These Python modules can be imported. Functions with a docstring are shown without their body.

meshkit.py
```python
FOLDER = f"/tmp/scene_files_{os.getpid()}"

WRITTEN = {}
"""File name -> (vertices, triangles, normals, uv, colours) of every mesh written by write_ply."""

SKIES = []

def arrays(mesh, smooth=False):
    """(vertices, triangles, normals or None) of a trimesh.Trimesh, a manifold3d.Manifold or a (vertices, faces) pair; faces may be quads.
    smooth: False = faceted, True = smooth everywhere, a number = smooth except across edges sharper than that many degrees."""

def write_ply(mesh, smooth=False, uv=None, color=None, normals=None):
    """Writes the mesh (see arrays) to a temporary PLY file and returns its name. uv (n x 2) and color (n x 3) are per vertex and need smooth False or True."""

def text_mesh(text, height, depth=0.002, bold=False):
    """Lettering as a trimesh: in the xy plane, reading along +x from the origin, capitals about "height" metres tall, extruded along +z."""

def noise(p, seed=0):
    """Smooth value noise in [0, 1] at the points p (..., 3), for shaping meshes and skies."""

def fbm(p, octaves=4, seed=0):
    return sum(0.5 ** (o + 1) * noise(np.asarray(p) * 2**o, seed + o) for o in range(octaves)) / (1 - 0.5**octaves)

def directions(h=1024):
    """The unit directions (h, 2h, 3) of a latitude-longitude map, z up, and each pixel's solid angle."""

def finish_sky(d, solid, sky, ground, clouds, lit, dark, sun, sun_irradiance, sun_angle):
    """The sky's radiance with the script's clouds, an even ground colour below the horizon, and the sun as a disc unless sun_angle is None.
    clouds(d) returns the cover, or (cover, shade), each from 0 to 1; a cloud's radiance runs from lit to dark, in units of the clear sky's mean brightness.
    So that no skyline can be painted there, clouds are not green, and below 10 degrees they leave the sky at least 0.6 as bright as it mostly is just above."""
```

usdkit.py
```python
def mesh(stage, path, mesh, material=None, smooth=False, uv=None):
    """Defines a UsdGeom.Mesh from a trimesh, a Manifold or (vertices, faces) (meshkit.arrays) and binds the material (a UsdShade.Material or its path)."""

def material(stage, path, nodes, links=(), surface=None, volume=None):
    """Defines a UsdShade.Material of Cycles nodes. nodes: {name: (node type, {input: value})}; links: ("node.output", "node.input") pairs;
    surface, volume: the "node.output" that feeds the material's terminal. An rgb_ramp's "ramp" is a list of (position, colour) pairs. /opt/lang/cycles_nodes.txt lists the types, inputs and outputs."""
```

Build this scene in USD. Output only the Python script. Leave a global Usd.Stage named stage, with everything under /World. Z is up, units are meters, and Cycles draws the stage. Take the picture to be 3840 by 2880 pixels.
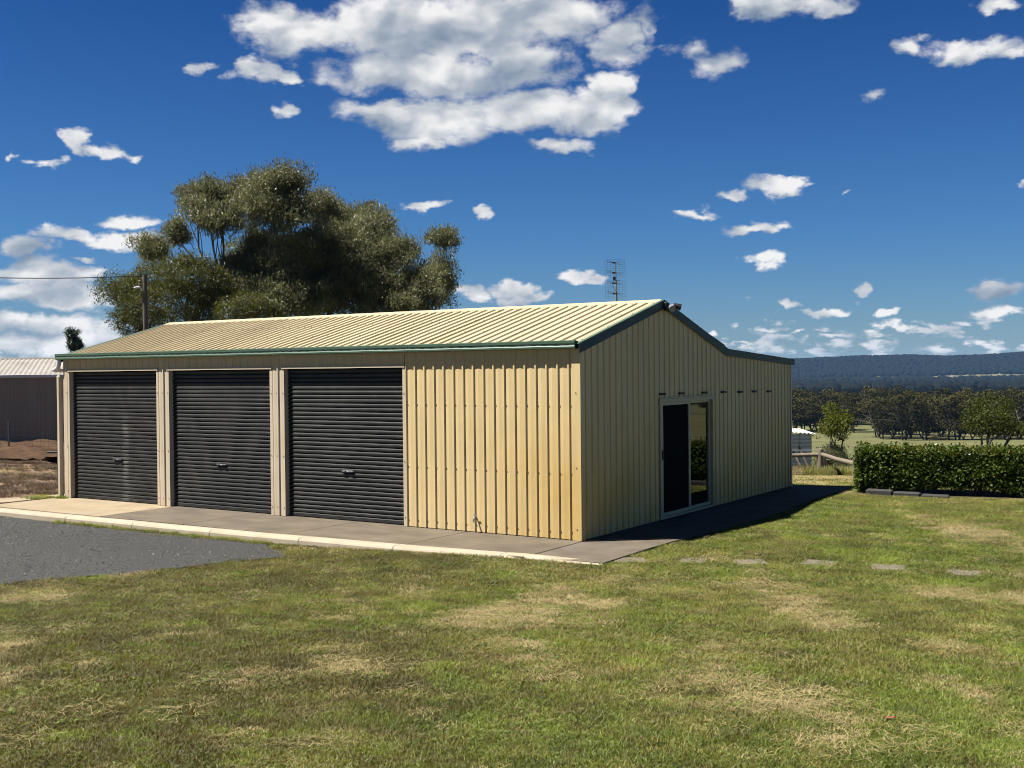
import math, random
import numpy as np, trimesh, usdkit, meshkit
from pxr import Usd, UsdGeom, UsdLux, UsdShade, Gf, Sdf, Vt
from shapely.geometry import Polygon, Point
import shapely

rng = np.random.default_rng(7)
stage = Usd.Stage.CreateInMemory()
UsdGeom.SetStageUpAxis(stage, 'Z')
UsdGeom.SetStageMetersPerUnit(stage, 1.0)
stage.SetDefaultPrim(UsdGeom.Xform.Define(stage, '/World').GetPrim())
UsdGeom.Scope.Define(stage, '/World/Looks')

# ------------------------------------------------------------------ camera, sky, sun, exposure
EYE = np.array([8.324, -14.484, 2.5004]); YAW, PITCH, ROLL, FPX = 0.58109, -0.01156, -0.01018, 4285.7
EXPOSURE = 1.60
SKY_STRENGTH, SUN_STRENGTH = 0.05, 1.25
HAZE = 0.000028
SUN_EL = math.radians(60.0); SUN_AZ = math.atan2(-0.765, -0.644)      # azimuth = atan2(x, y)
right0 = np.array([math.cos(YAW), math.sin(YAW), 0]); fwd0 = np.array([-math.sin(YAW), math.cos(YAW), 0]); up0 = np.array([0, 0, 1.0])
FW = fwd0 * math.cos(PITCH) + up0 * math.sin(PITCH); UP = up0 * math.cos(PITCH) - fwd0 * math.sin(PITCH)
RT = right0 * math.cos(ROLL) + UP * math.sin(ROLL); UP = UP * math.cos(ROLL) - right0 * math.sin(ROLL)
cam = UsdGeom.Camera.Define(stage, '/World/camera')
cam.AddTransformOp().Set(Gf.Matrix4d(*[*map(float, RT), 0], *[*map(float, UP), 0], *[*map(float, -FW), 0], *[*map(float, EYE), 1]))
cam.CreateHorizontalApertureAttr(36.0); cam.CreateVerticalApertureAttr(27.0); cam.CreateFocalLengthAttr(36.0 * FPX / 3840)
cam.CreateClippingRangeAttr((0.05, 20000.0)); cam.CreateExposureAttr(EXPOSURE)

CLOUDS=[(-0.7872,0.2921,0.0331,0.0151,1),(-0.7484,0.2828,0.0554,0.0211,1),(-0.6809,0.292,0.0743,0.0309,1.1),(-0.6207,0.2908,0.0847,0.0347,1.15),(-0.548,0.2975,0.0563,0.0226,1),(-0.6893,0.2566,0.0602,0.0194,1),(-0.6373,0.2515,0.0726,0.0232,1.1),(-0.5766,0.2608,0.0484,0.0261,1),(-0.6898,0.2188,0.0421,0.0145,0.95),(-0.6417,0.2123,0.0565,0.0191,1),(-0.569,0.2227,0.0725,0.0183,1.05),(-0.5045,0.2222,0.032,0.0183,1.1),(-0.4915,0.2401,0.0192,0.0143,1),(-0.541,0.1945,0.0282,0.0093,0.8),(-0.664,0.1952,0.0201,0.0077,0.7),(-0.4819,0.2791,0.0247,0.0166,0.62),(-0.4598,0.2893,0.0151,0.0175,0.55),(-0.8031,0.2531,0.0162,0.0092,0.9),(-0.78,0.2485,0.0187,0.0056,0.65),(-0.8423,0.25,0.0083,0.0051,0.55),(-0.7695,0.222,0.0125,0.0064,0.62),(-0.9415,0.1888,0.0099,0.0102,0.85),(-0.9213,0.1816,0.0163,0.0059,0.85),(-0.9007,0.177,0.011,0.0052,0.8),(-0.9861,0.1745,0.0075,0.0036,0.6),(-0.9656,0.1693,0.0077,0.0029,0.5),(-0.4204,0.2698,0.0216,0.0103,0.58),(-0.4029,0.2552,0.0156,0.0092,0.4),(-0.3426,0.2993,0.047,0.0092,0.85),(-0.3087,0.295,0.0315,0.0085,0.85),(-0.3733,0.303,0.0173,0.0057,0.7),(-0.1744,0.2821,0.0152,0.0061,0.65),(-0.2004,0.2506,0.0292,0.0091,0.78),(-0.2428,0.2577,0.0114,0.0057,0.5),(-0.1695,0.2437,0.0135,0.0045,0.5),(-0.2758,0.2202,0.0103,0.0044,0.5),(-0.3476,0.1533,0.0285,0.0077,1),(-0.3304,0.1571,0.0159,0.0046,0.9),(-0.3901,0.1451,0.0148,0.005,0.85),(-0.4228,0.1337,0.0197,0.0035,0.7),(-0.3729,0.12,0.0308,0.0062,0.9),(-0.3478,0.1218,0.013,0.0035,0.8),(-0.3615,0.0938,0.0177,0.0074,1.05),(-0.6566,0.1441,0.0193,0.0043,0.9),(-0.6022,0.1364,0.0073,0.004,0.75),(-0.9022,0.1265,0.0257,0.0079,1),(-0.9524,0.1136,0.0212,0.0082,1),(-0.9205,0.1093,0.0346,0.0075,1),(-0.8914,0.109,0.0166,0.0084,0.9),(-0.9803,0.1009,0.0173,0.0096,0.8),(-0.9385,0.0953,0.0121,0.0041,0.8),(-0.9352,0.0811,0.027,0.0098,1.1),(-0.9703,0.0826,0.0369,0.0126,0.95),(-0.9808,0.0668,0.0455,0.0111,1),(-0.9496,0.0625,0.0393,0.0105,0.9),(-0.988,0.0434,0.0329,0.0104,1),(-0.9534,0.0417,0.041,0.0113,1),(-0.9359,0.0286,0.0342,0.0129,0.9),(-0.9814,0.0248,0.0437,0.0119,1),(-0.96,0.0717,0.0354,0.0093,0.9),(-0.6179,0.0702,0.0137,0.0072,1.05),(-0.5794,0.0707,0.0194,0.008,1),(-0.5585,0.0648,0.0243,0.0048,0.7),(-0.528,0.0813,0.0234,0.0068,1),(-0.5038,0.0801,0.0113,0.0044,0.7),(-0.2834,0.0646,0.0089,0.0042,0.95),(-0.3369,0.0521,0.0106,0.0039,0.85),(-0.3104,0.046,0.0179,0.0047,0.9),(-0.2633,0.0425,0.0069,0.0046,0.95),(-0.1806,0.0641,0.0231,0.0082,1.1),(-0.1756,0.0439,0.019,0.0074,1.1),(-0.4067,0.0337,0.0094,0.0048,0.9),(-0.3363,0.0289,0.0068,0.0035,0.85),(-0.2061,0.0377,0.0077,0.0034,0.8),(-0.2244,0.034,0.0127,0.0027,0.7),(-0.1612,0.1429,0.0047,0.004,0.7),(-0.2985,0.1467,0.0052,0.0019,0.5),(-0.3638,0.033,0.0116,0.0024,0.5),(-0.3068,0.0249,0.0127,0.0023,0.5),(-0.2514,0.0292,0.0123,0.0023,0.5),(-0.2016,0.0184,0.0104,0.0019,0.5),(-0.3872,0.0203,0.0117,0.002,0.5)]

LOBES={'E1':[(-36.77,25.42,11.14,0.99,0.80),(-35.82,26.04,11.60,1.36,1.03),(-34.51,26.91,11.77,1.36,0.89),(-33.00,27.90,11.92,1.41,0.89),(-33.43,27.60,10.75,2.00,1.13),(-37.91,24.65,9.75,0.75,0.99),(-38.54,24.22,8.70,0.99,0.70),(-35.98,25.92,10.31,1.41,0.94),(-34.51,26.87,8.88,2.00,1.36),(-35.30,26.33,7.36,1.46,1.22),(-32.65,28.08,8.27,2.00,1.53),(-33.44,27.54,6.40,2.70,1.17),(-34.22,27.04,7.59,1.64,1.41)],'E2':[(-32.84,30.39,11.13,1.17,0.92),(-31.62,31.18,10.51,1.65,1.07),(-30.69,31.78,9.77,1.22,1.17),(-32.03,30.88,8.45,2.31,1.41),(-33.05,30.19,6.88,2.31,1.41),(-31.12,31.46,6.86,2.31,1.41),(-30.20,32.09,8.67,0.97,1.41)],'E3':[(-27.54,30.24,8.58,0.88,1.04),(-27.12,30.50,7.19,1.39,0.97),(-26.19,31.11,7.41,1.06,1.39),(-25.73,31.44,9.02,0.78,0.55),(-25.62,31.49,7.06,0.60,1.43),(-27.89,29.98,6.23,2.08,0.78),(-26.64,30.80,6.15,1.39,0.69)],'B1':[(-31.11,17.10,6.61,1.28,0.82),(-29.73,18.01,6.71,1.46,0.89),(-28.84,18.59,6.25,1.07,0.82),(-32.09,16.45,6.03,0.82,0.97),(-32.61,16.11,6.20,0.66,0.82),(-30.63,17.41,5.59,2.24,1.17),(-28.76,18.63,5.37,1.17,1.01),(-31.73,16.67,4.82,1.01,0.78),(-29.57,18.13,7.33,0.78,0.43)],'B2':[(-25.66,18.27,5.23,1.08,0.52),(-26.36,17.81,5.02,0.75,0.63),(-25.11,18.63,5.00,0.75,0.41)],'CY':[(-52.51,29.34,4.70,0.23,0.51),(-52.40,29.41,4.27,0.26,0.45),(-52.70,29.22,5.04,0.17,0.20)],'S1':[(-4.86,27.08,0.78,0.44,0.34),(-5.01,26.98,0.27,0.54,0.41),(-4.51,27.31,0.35,0.44,0.41),(-4.86,27.07,-0.07,0.58,0.31)],'S2':[(1.65,20.59,0.97,0.74,0.35),(1.99,20.82,1.23,0.74,0.40),(2.38,21.07,0.96,0.67,0.40),(1.37,20.41,0.64,0.53,0.29),(2.21,20.96,0.63,0.80,0.29)],}

def sky_material():
    n = {'tc': ('geometry', {}), 'sky': ('sky_texture', dict(sky_type='single_scattering', sun_disc=False, sun_elevation=SUN_EL, sun_rotation=SUN_AZ, altitude=300.0, air_density=1.0, aerosol_density=0.35, ozone_density=2.2)),
         'elr': ('map_range', dict(from_min=0.0, from_max=1.0, clamp=True)), 'elc': ('rgb_ramp', {'ramp': [(0.0, (0.25, 0.355, 0.50)), (0.12, (0.145, 0.31, 0.53)), (0.30, (0.066, 0.212, 0.44)), (0.55, (0.04, 0.12, 0.26)), (1.0, (0.03, 0.088, 0.185))]}), 'skyc': ('mix_color', dict(blend_type='multiply', fac=1.0, use_clamp=False)),
         'dir': ('vector_math', dict(math_type='scale', scale=-1.0)), 'dn': ('vector_math', dict(math_type='normalize')), 'xyz': ('separate_xyz', {}),
         'az': ('math', dict(math_type='arctan2')), 'el': ('math', dict(math_type='arcsine')), 'ae': ('combine_xyz', {}),
         # billow noise in angle space
         'nv': ('vector_math', dict(math_type='multiply', vector2=(1.0, 1.5, 0.0))),
         'wu': ('vector_math', dict(math_type='add', vector2=(-0.003, 0.009, 0.0))), 'zero': ('value', dict(value=0.0)), 'pc': ('math', dict(math_type='maximum', value2=0.0)), 'du': ('math', dict(math_type='subtract')), 'dum': ('math', dict(math_type='multiply_add', value2=0.42, value3=-0.02)), 'duc': ('map_range', dict(from_min=-0.32, from_max=0.32, to_min=-0.32, to_max=0.32, clamp=True)), 'br3': ('math', dict(math_type='add')),
         'n1': ('noise_texture', dict(dimensions='3D', scale=17.0, detail=9.0, roughness=0.62, distortion=0.25)),
         'nl': ('noise_texture', dict(dimensions='3D', scale=9.0, detail=3.0, roughness=0.5)),
         # the clouds' own outlines are bent by two sizes of noise
         'wv': ('vector_math', dict(math_type='multiply', vector2=(1.0, 1.6, 0.0))), 'qw1': ('noise_texture', dict(dimensions='3D', scale=26.0, detail=2.0, roughness=0.5)), 'qw1s': ('vector_math', dict(math_type='multiply_add', vector2=(0.055, 0.024, 0.0), vector3=(-0.0275, -0.012, 0.0))),
         'qw2': ('noise_texture', dict(dimensions='3D', scale=95.0, detail=4.0, roughness=0.6)), 'qw2s': ('vector_math', dict(math_type='multiply_add', vector2=(0.020, 0.011, 0.0), vector3=(-0.010, -0.0055, 0.0))), 'wa': ('vector_math', dict(math_type='add')), 'wb': ('vector_math', dict(math_type='add')),
         'n3': ('noise_texture', dict(dimensions='3D', scale=14.0, detail=3.5, roughness=0.5, distortion=0.2)), 'nvw': ('vector_math', dict(math_type='add', vector2=(-0.008, 0.020, 0.0))), 'n4': ('noise_texture', dict(dimensions='3D', scale=14.0, detail=3.5, roughness=0.5, distortion=0.2)),
         # far field of small cumulus on a cloud deck
                  'pm': ('vector_math', dict(math_type='multiply', vector2=(46.0, 120.0, 0.0))), 'nf': ('noise_texture', dict(dimensions='3D', scale=1.0, detail=5.0, roughness=0.55)),
         'thr': ('map_range', dict(range_type='smoothstep', from_min=0.008, from_max=0.085, to_min=0.50, to_max=0.82, clamp=True)),
         'fd': ('math', dict(math_type='subtract')), 'fs': ('math', dict(math_type='multiply', value2=3.2)),
         }
    L = [('tc.incoming', 'dir.vector1'), ('dir.vector', 'dn.vector1'), ('dn.vector', 'xyz.vector'), ('xyz.x', 'az.value1'), ('xyz.y', 'az.value2'), ('xyz.z', 'el.value1'), ('az.value', 'ae.x'), ('el.value', 'ae.y'),
         ('ae.vector', 'nv.vector1'), ('nv.vector', 'n1.vector'), ('nv.vector', 'nvw.vector1'), ('nv.vector', 'n3.vector'), ('nvw.vector', 'n4.vector'), ('ae.vector', 'wv.vector1'), ('wv.vector', 'qw1.vector'), ('wv.vector', 'qw2.vector'), ('qw1.color', 'qw1s.vector1'), ('qw2.color', 'qw2s.vector1'), ('ae.vector', 'wa.vector1'), ('qw1s.vector', 'wa.vector2'), ('wa.vector', 'wb.vector1'), ('qw2s.vector', 'wb.vector2'), ('nv.vector', 'nl.vector'),
         ('ae.vector', 'pm.vector1'), ('pm.vector', 'nf.vector'),
         ('el.value', 'thr.value'), ('nf.fac', 'fd.value1'), ('thr.result', 'fd.value2'), ('fd.value', 'fs.value1'), ('el.value', 'elr.value'), ('elr.result', 'elc.fac'), ('sky.color', 'skyc.a'), ('elc.color', 'skyc.b')]
    L += [('wb.vector', 'wu.vector1')]
    prev = 'fs.value'; prevu = 'zero.value'
    for i, (a, e, ra, re, w) in enumerate(CLOUDS):
        n[f'm{i}'] = ('vector_math', dict(math_type='multiply_add', vector2=(1 / ra, 1 / re, 0.0), vector3=(-a / ra, -e / re, 0.0)))
        n[f'l{i}'] = ('vector_math', dict(math_type='length'))
        n[f'w{i}'] = ('math', dict(math_type='multiply_add', value2=-w * 1.0, value3=w * 0.98))
        n[f'x{i}'] = ('math', dict(math_type='maximum'))
        L += [('wb.vector', f'm{i}.vector1'), (f'm{i}.vector', f'l{i}.vector1'), (f'l{i}.value', f'w{i}.value1'), (prev, f'x{i}.value1'), (f'w{i}.value', f'x{i}.value2')]
        prev = f'x{i}.value'
        n[f'mu{i}'] = n[f'm{i}']; n[f'lu{i}'] = n[f'l{i}']; n[f'wu{i}'] = n[f'w{i}']; n[f'xu{i}'] = n[f'x{i}']      # the same a little higher up: tops are bright, bases grey
        L += [('wu.vector', f'mu{i}.vector1'), (f'mu{i}.vector', f'lu{i}.vector1'), (f'lu{i}.value', f'wu{i}.value1'), (prevu, f'xu{i}.value1'), (f'wu{i}.value', f'xu{i}.value2')]
        prevu = f'xu{i}.value'
    n.update({'nz': ('math', dict(math_type='multiply_add', value2=1.9, value3=-0.86)), 'den0': ('math', dict(math_type='minimum', value2=0.75)), 'den': ('math', dict(math_type='add')),
              'cov': ('map_range', dict(range_type='smoothstep', from_min=-0.06, from_max=0.56, to_min=0.0, to_max=0.97, clamp=True)),
              'hz': ('map_range', dict(range_type='smoothstep', from_min=-0.002, from_max=0.02, clamp=True)), 'covh': ('math', dict(math_type='multiply')),
              'gr': ('math', dict(math_type='subtract')), 'grm': ('math', dict(math_type='multiply_add', value2=2.7, value3=0.62)),
              'thick': ('map_range', dict(from_min=0.25, from_max=1.1, to_min=0.10, to_max=-0.14, clamp=True)), 'nlm': ('math', dict(math_type='multiply_add', value2=0.8, value3=-0.40)),
              'br': ('math', dict(math_type='add')), 'br2': ('math', dict(math_type='add', use_clamp=True)),
              'col': ('rgb_ramp', {'ramp': [(0.0, (1.55, 2.0, 2.65)), (0.4, (2.65, 3.0, 3.5)), (0.75, (4.5, 4.65, 4.8)), (1.0, (6.1, 6.05, 6.0))]}),
              'mix': ('mix_color', dict(use_clamp=False)), 'bg': ('background_shader', dict(strength=SKY_STRENGTH))})
    L += [('n1.fac', 'nz.value1'), (prev, 'den0.value1'), ('den0.value', 'den.value1'), ('nz.value', 'den.value2'), ('den.value', 'cov.value'), ('el.value', 'hz.value'), ('cov.result', 'covh.value1'), ('hz.result', 'covh.value2'),
          ('n3.fac', 'gr.value1'), ('n4.fac', 'gr.value2'), ('gr.value', 'grm.value1'), ('den.value', 'thick.value'), ('grm.value', 'br.value1'), ('thick.result', 'br.value2'), ('nl.fac', 'nlm.value1'), ('br.value', 'br2.value1'), ('nlm.value', 'br3.value1'), (prev, 'pc.value1'), ('pc.value', 'du.value1'), (prevu, 'du.value2'), ('du.value', 'dum.value1'), ('dum.value', 'duc.value'), ('duc.result', 'br3.value2'), ('br3.value', 'br2.value2'), ('br2.value', 'col.fac'),
          ('covh.value', 'mix.fac'), ('skyc.result', 'mix.a'), ('col.color', 'mix.b'), ('mix.result', 'bg.color')]
    return usdkit.material(stage, '/World/Looks/sky_air', n, L, surface='bg.background')

dome = UsdLux.DomeLight.Define(stage, '/World/sky')
UsdShade.MaterialBindingAPI.Apply(dome.GetPrim()).Bind(sky_material())
dome.GetPrim().SetCustomDataByKey('kind', 'structure')
sun = UsdLux.DistantLight.Define(stage, '/World/sun')
sun.CreateIntensityAttr(SUN_STRENGTH); sun.CreateAngleAttr(0.53); sun.CreateNormalizeAttr(True); sun.CreateColorAttr(Gf.Vec3f(1.0, 0.975, 0.92))
SUNV = np.array([math.cos(SUN_EL) * math.sin(SUN_AZ), math.cos(SUN_EL) * math.cos(SUN_AZ), math.sin(SUN_EL)])
zx = SUNV; xx = np.cross([0, 0, 1.0], zx); xx /= np.linalg.norm(xx); yx = np.cross(zx, xx)
sun.AddTransformOp().Set(Gf.Matrix4d(*[*map(float, xx), 0], *[*map(float, yx), 0], *[*map(float, zx), 0], 0, 0, 30, 1))
# ------------------------------------------------------------------ helpers
used = {}
def numbered(path):
    k = used.get(path, 0); used[path] = k + 1
    return path if k == 0 else f'{path}_{k:03d}'
def pth(name, parent=None):
    return numbered((str(parent.GetPath()) if parent is not None else '/World') + '/' + name)
def tag(p, label=None, cat=None, group=None, kind=None):
    for k, v in (('label', label), ('category', cat), ('group', group), ('kind', kind)):
        if v: p.SetCustomDataByKey(k, v)
    return p
def thing(name, label, cat, loc=(0, 0, 0), rotz=0.0, group=None, scale=None):
    x = UsdGeom.Xform.Define(stage, pth(name)); x.AddTranslateOp().Set(Gf.Vec3d(*map(float, loc))); x.AddRotateZOp().Set(float(math.degrees(rotz)))
    if scale is not None: x.AddScaleOp().Set(Gf.Vec3f(*map(float, scale)))
    return tag(x.GetPrim(), label, cat, group)
def holder(name, parent):
    return UsdGeom.Xform.Define(stage, pth(name, parent)).GetPrim()
def obj(name, mesh, mat, parent=None, smooth=False, label=None):
    m = usdkit.mesh(stage, pth(name, parent), mesh.mesh() if isinstance(mesh, MB) else mesh, mat, smooth)
    return tag(m.GetPrim(), label)
def dup(src, name, label, cat, loc, rotz=0.0, group=None, scale=None):
    r = thing(name, label, cat, loc, rotz, group, scale)
    r.GetReferences().AddInternalReference(src.GetPath()); r.SetInstanceable(True)
    return r
class MB:
    def __init__(s): s.v, s.f, s.n = [], [], 0
    def add(s, v, f):
        v = np.asarray(v, float); f = np.asarray(f, int)
        if f.shape[1] == 4: f = np.vstack([f[:, [0, 1, 2]], f[:, [0, 2, 3]]])
        s.v.append(v); s.f.append(f + s.n); s.n += len(v); return s
    def tm(s, m): return s.add(m.vertices, m.faces)
    def box(s, x0, x1, y0, y1, z0, z1):
        v = [(x, y, z) for x in (x0, x1) for y in (y0, y1) for z in (z0, z1)]
        return s.add(v, [(0, 1, 3, 2), (4, 6, 7, 5), (0, 4, 5, 1), (2, 3, 7, 6), (0, 2, 6, 4), (1, 5, 7, 3)])
    def rbox(s, x0, x1, y0, y1, z0, z1, r=0.01):
        b = trimesh.convex.convex_hull(np.array([(x + sx * a, y + sy * b_, z + sz * c) for x, sx in ((x0, 1), (x1, -1)) for y, sy in ((y0, 1), (y1, -1)) for z, sz in ((z0, 1), (z1, -1)) for a, b_, c in ((0, r, r), (r, 0, r), (r, r, 0))]))
        return s.tm(b)
    def tube(s, pts, rad, k=6, cap=True):
        pts = np.asarray(pts, float); rad = np.broadcast_to(np.asarray(rad, float), (len(pts),))
        d = np.gradient(pts, axis=0); d /= np.maximum(np.linalg.norm(d, axis=1, keepdims=True), 1e-9)
        ref = np.array([0, 0, 1.0]) if abs(d[0][2]) < 0.9 else np.array([1.0, 0, 0])
        a = np.cross(d, ref); a /= np.maximum(np.linalg.norm(a, axis=1, keepdims=True), 1e-9); b = np.cross(d, a)
        t = np.arange(k) / k * 2 * np.pi
        v = (pts[:, None] + rad[:, None, None] * (np.cos(t)[None, :, None] * a[:, None] + np.sin(t)[None, :, None] * b[:, None])).reshape(-1, 3)
        f = [(i * k + j, i * k + (j + 1) % k, (i + 1) * k + (j + 1) % k, (i + 1) * k + j) for i in range(len(pts) - 1) for j in range(k)]
        s.add(v, f)
        if cap:
            for e, o in ((0, 1), (len(pts) - 1, -1)):
                s.add(np.vstack([v[e * k:(e + 1) * k], pts[e:e + 1]]), [((j + 1) % k, j, k)[::o] if o == -1 else (j, (j + 1) % k, k) for j in range(k)])
        return s
    def bar(s, p, q, w, h, up=(0, 0, 1)):
        p, q = np.array(p, float), np.array(q, float); d = q - p; d /= np.linalg.norm(d); up = np.array(up, float)
        a = np.cross(d, up); a /= np.linalg.norm(a); b = np.cross(a, d)
        v = [c + sa * w / 2 * a + sb * h / 2 * b for c in (p, q) for sa in (-1, 1) for sb in (-1, 1)]
        return s.add(v, [(0, 1, 3, 2), (4, 6, 7, 5), (0, 4, 5, 1), (2, 3, 7, 6), (0, 2, 6, 4), (1, 5, 7, 3)])
    def quad(s, a, b, c, d): return s.add([a, b, c, d], [(0, 1, 2, 3)])
    def mesh(s): return (np.vstack(s.v), np.vstack(s.f))
def extrude_x(poly_yz, x0, x1):
    """A closed profile in (y, z) extruded along x."""
    m = trimesh.creation.extrude_polygon(Polygon(poly_yz), x1 - x0, engine='earcut')
    v = np.array(m.vertices); return trimesh.Trimesh(np.stack([v[:, 2] + x0, v[:, 0], v[:, 1]], 1), m.faces, process=False)
def instancer(name, parent, protos, pos, quat, scale, index, kind=None):
    """protos: list of (name, mesh, material, smooth)."""
    path = pth(name, parent); pi = UsdGeom.PointInstancer.Define(stage, path)
    rel = []
    for i, (pn, mesh, mat, sm) in enumerate(protos):
        pp = f'{path}/{pn}' + (f'_{i:03d}' if i else ''); usdkit.mesh(stage, pp, mesh.mesh() if isinstance(mesh, MB) else mesh, mat, sm); rel.append(pp)
    pi.CreatePrototypesRel().SetTargets(rel)
    pi.CreatePositionsAttr(Vt.Vec3fArray.FromNumpy(np.asarray(pos, np.float32)))
    q = np.asarray(quat, float)
    pi.CreateOrientationsAttr(Vt.QuathArray([Gf.Quath(float(a), float(b), float(c), float(d)) for a, b, c, d in q]))
    sc = np.asarray(scale, np.float32); sc = np.repeat(sc[:, None], 3, 1) if sc.ndim == 1 else sc
    pi.CreateScalesAttr(Vt.Vec3fArray.FromNumpy(sc)); pi.CreateProtoIndicesAttr(Vt.IntArray.FromNumpy(np.asarray(index, np.int32)))
    return tag(pi.GetPrim(), kind=kind)
def yawq(a):
    a = np.asarray(a); return np.stack([np.cos(a / 2), 0 * a, 0 * a, np.sin(a / 2)], 1)
def randq(n, r):
    q = r.normal(size=(n, 4)); return q / np.linalg.norm(q, axis=1, keepdims=True)
def tiltq(n, r, tilt):
    """random yaw, then a small random tilt"""
    a, t, p = r.uniform(0, 2 * np.pi, n), r.normal(0, tilt, n), r.uniform(0, 2 * np.pi, n)
    qa = yawq(a); qt = np.stack([np.cos(t / 2), np.sin(t / 2) * np.cos(p), np.sin(t / 2) * np.sin(p), 0 * t], 1)
    w1, x1, y1, z1 = qt.T; w2, x2, y2, z2 = qa.T
    return np.stack([w1*w2-x1*x2-y1*y2-z1*z2, w1*x2+x1*w2+y1*z2-z1*y2, w1*y2-x1*z2+y1*w2+z1*x2, w1*z2+x1*y2-y1*x2+z1*w2], 1)

# ------------------------------------------------------------------ materials
MATS = {}
K = 0.6                                     # every paint and plant a good deal below its first guess: an even cut that lessens bounced light in shade
kc = lambda c: tuple(K * x for x in c)
def mat(name, c1, c2=None, rough=0.6, scale=3.0, detail=6.0, bump=0.0, bump_scale=60.0, spec=0.5, metal=0.0, stretch=(1, 1, 1), lo=0.35, hi=0.65, c3=None, c3_scale=0.7, c3_lo=0.55, c3_hi=0.75, isl=0.0, coat=0.0):
    c1, c2, c3 = kc(c1), kc(c2 or c1), kc(c3) if c3 else None
    n = {'g': ('geometry', {}), 'mp': ('mapping', dict(scale=tuple(map(float, stretch)))), 'n': ('noise_texture', dict(scale=float(scale), detail=float(detail), roughness=0.6)),
         'r': ('rgb_ramp', {'ramp': [(lo, c1), (hi, c2)]}), 'p': ('principled_bsdf', dict(roughness=float(rough), specular_ior_level=float(spec), metallic=float(metal), coat_weight=float(coat)))}
    L = [('g.position', 'mp.vector'), ('mp.vector', 'n.vector'), ('n.fac', 'r.fac')]
    out = 'r.color'
    if c3:
        n['n3'] = ('noise_texture', dict(scale=float(c3_scale), detail=7.0, roughness=0.65)); n['m3'] = ('map_range', dict(from_min=c3_lo, from_max=c3_hi, clamp=True)); n['x3'] = ('mix_color', dict(b=c3))
        L += [('mp.vector', 'n3.vector'), ('n3.fac', 'm3.value'), ('m3.result', 'x3.fac'), (out, 'x3.a')]; out = 'x3.result'
    if isl:
        n['hv'] = ('hsv', {}); n['iv'] = ('math', dict(math_type='multiply_add', value2=2 * isl, value3=1 - isl))
        L += [('g.random_per_island', 'iv.value1'), ('iv.value', 'hv.value'), (out, 'hv.color')]; out = 'hv.color'
    L.append((out, 'p.base_color'))
    if bump:
        n['nb'] = ('noise_texture', dict(scale=float(bump_scale), detail=5.0, roughness=0.6)); n['b'] = ('bump', dict(strength=float(bump), distance=0.02))
        L += [('mp.vector', 'nb.vector'), ('nb.fac', 'b.height'), ('b.normal', 'p.normal')]
    MATS[name] = usdkit.material(stage, '/World/Looks/' + name, n, L, surface='p.BSDF'); return MATS[name]
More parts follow.
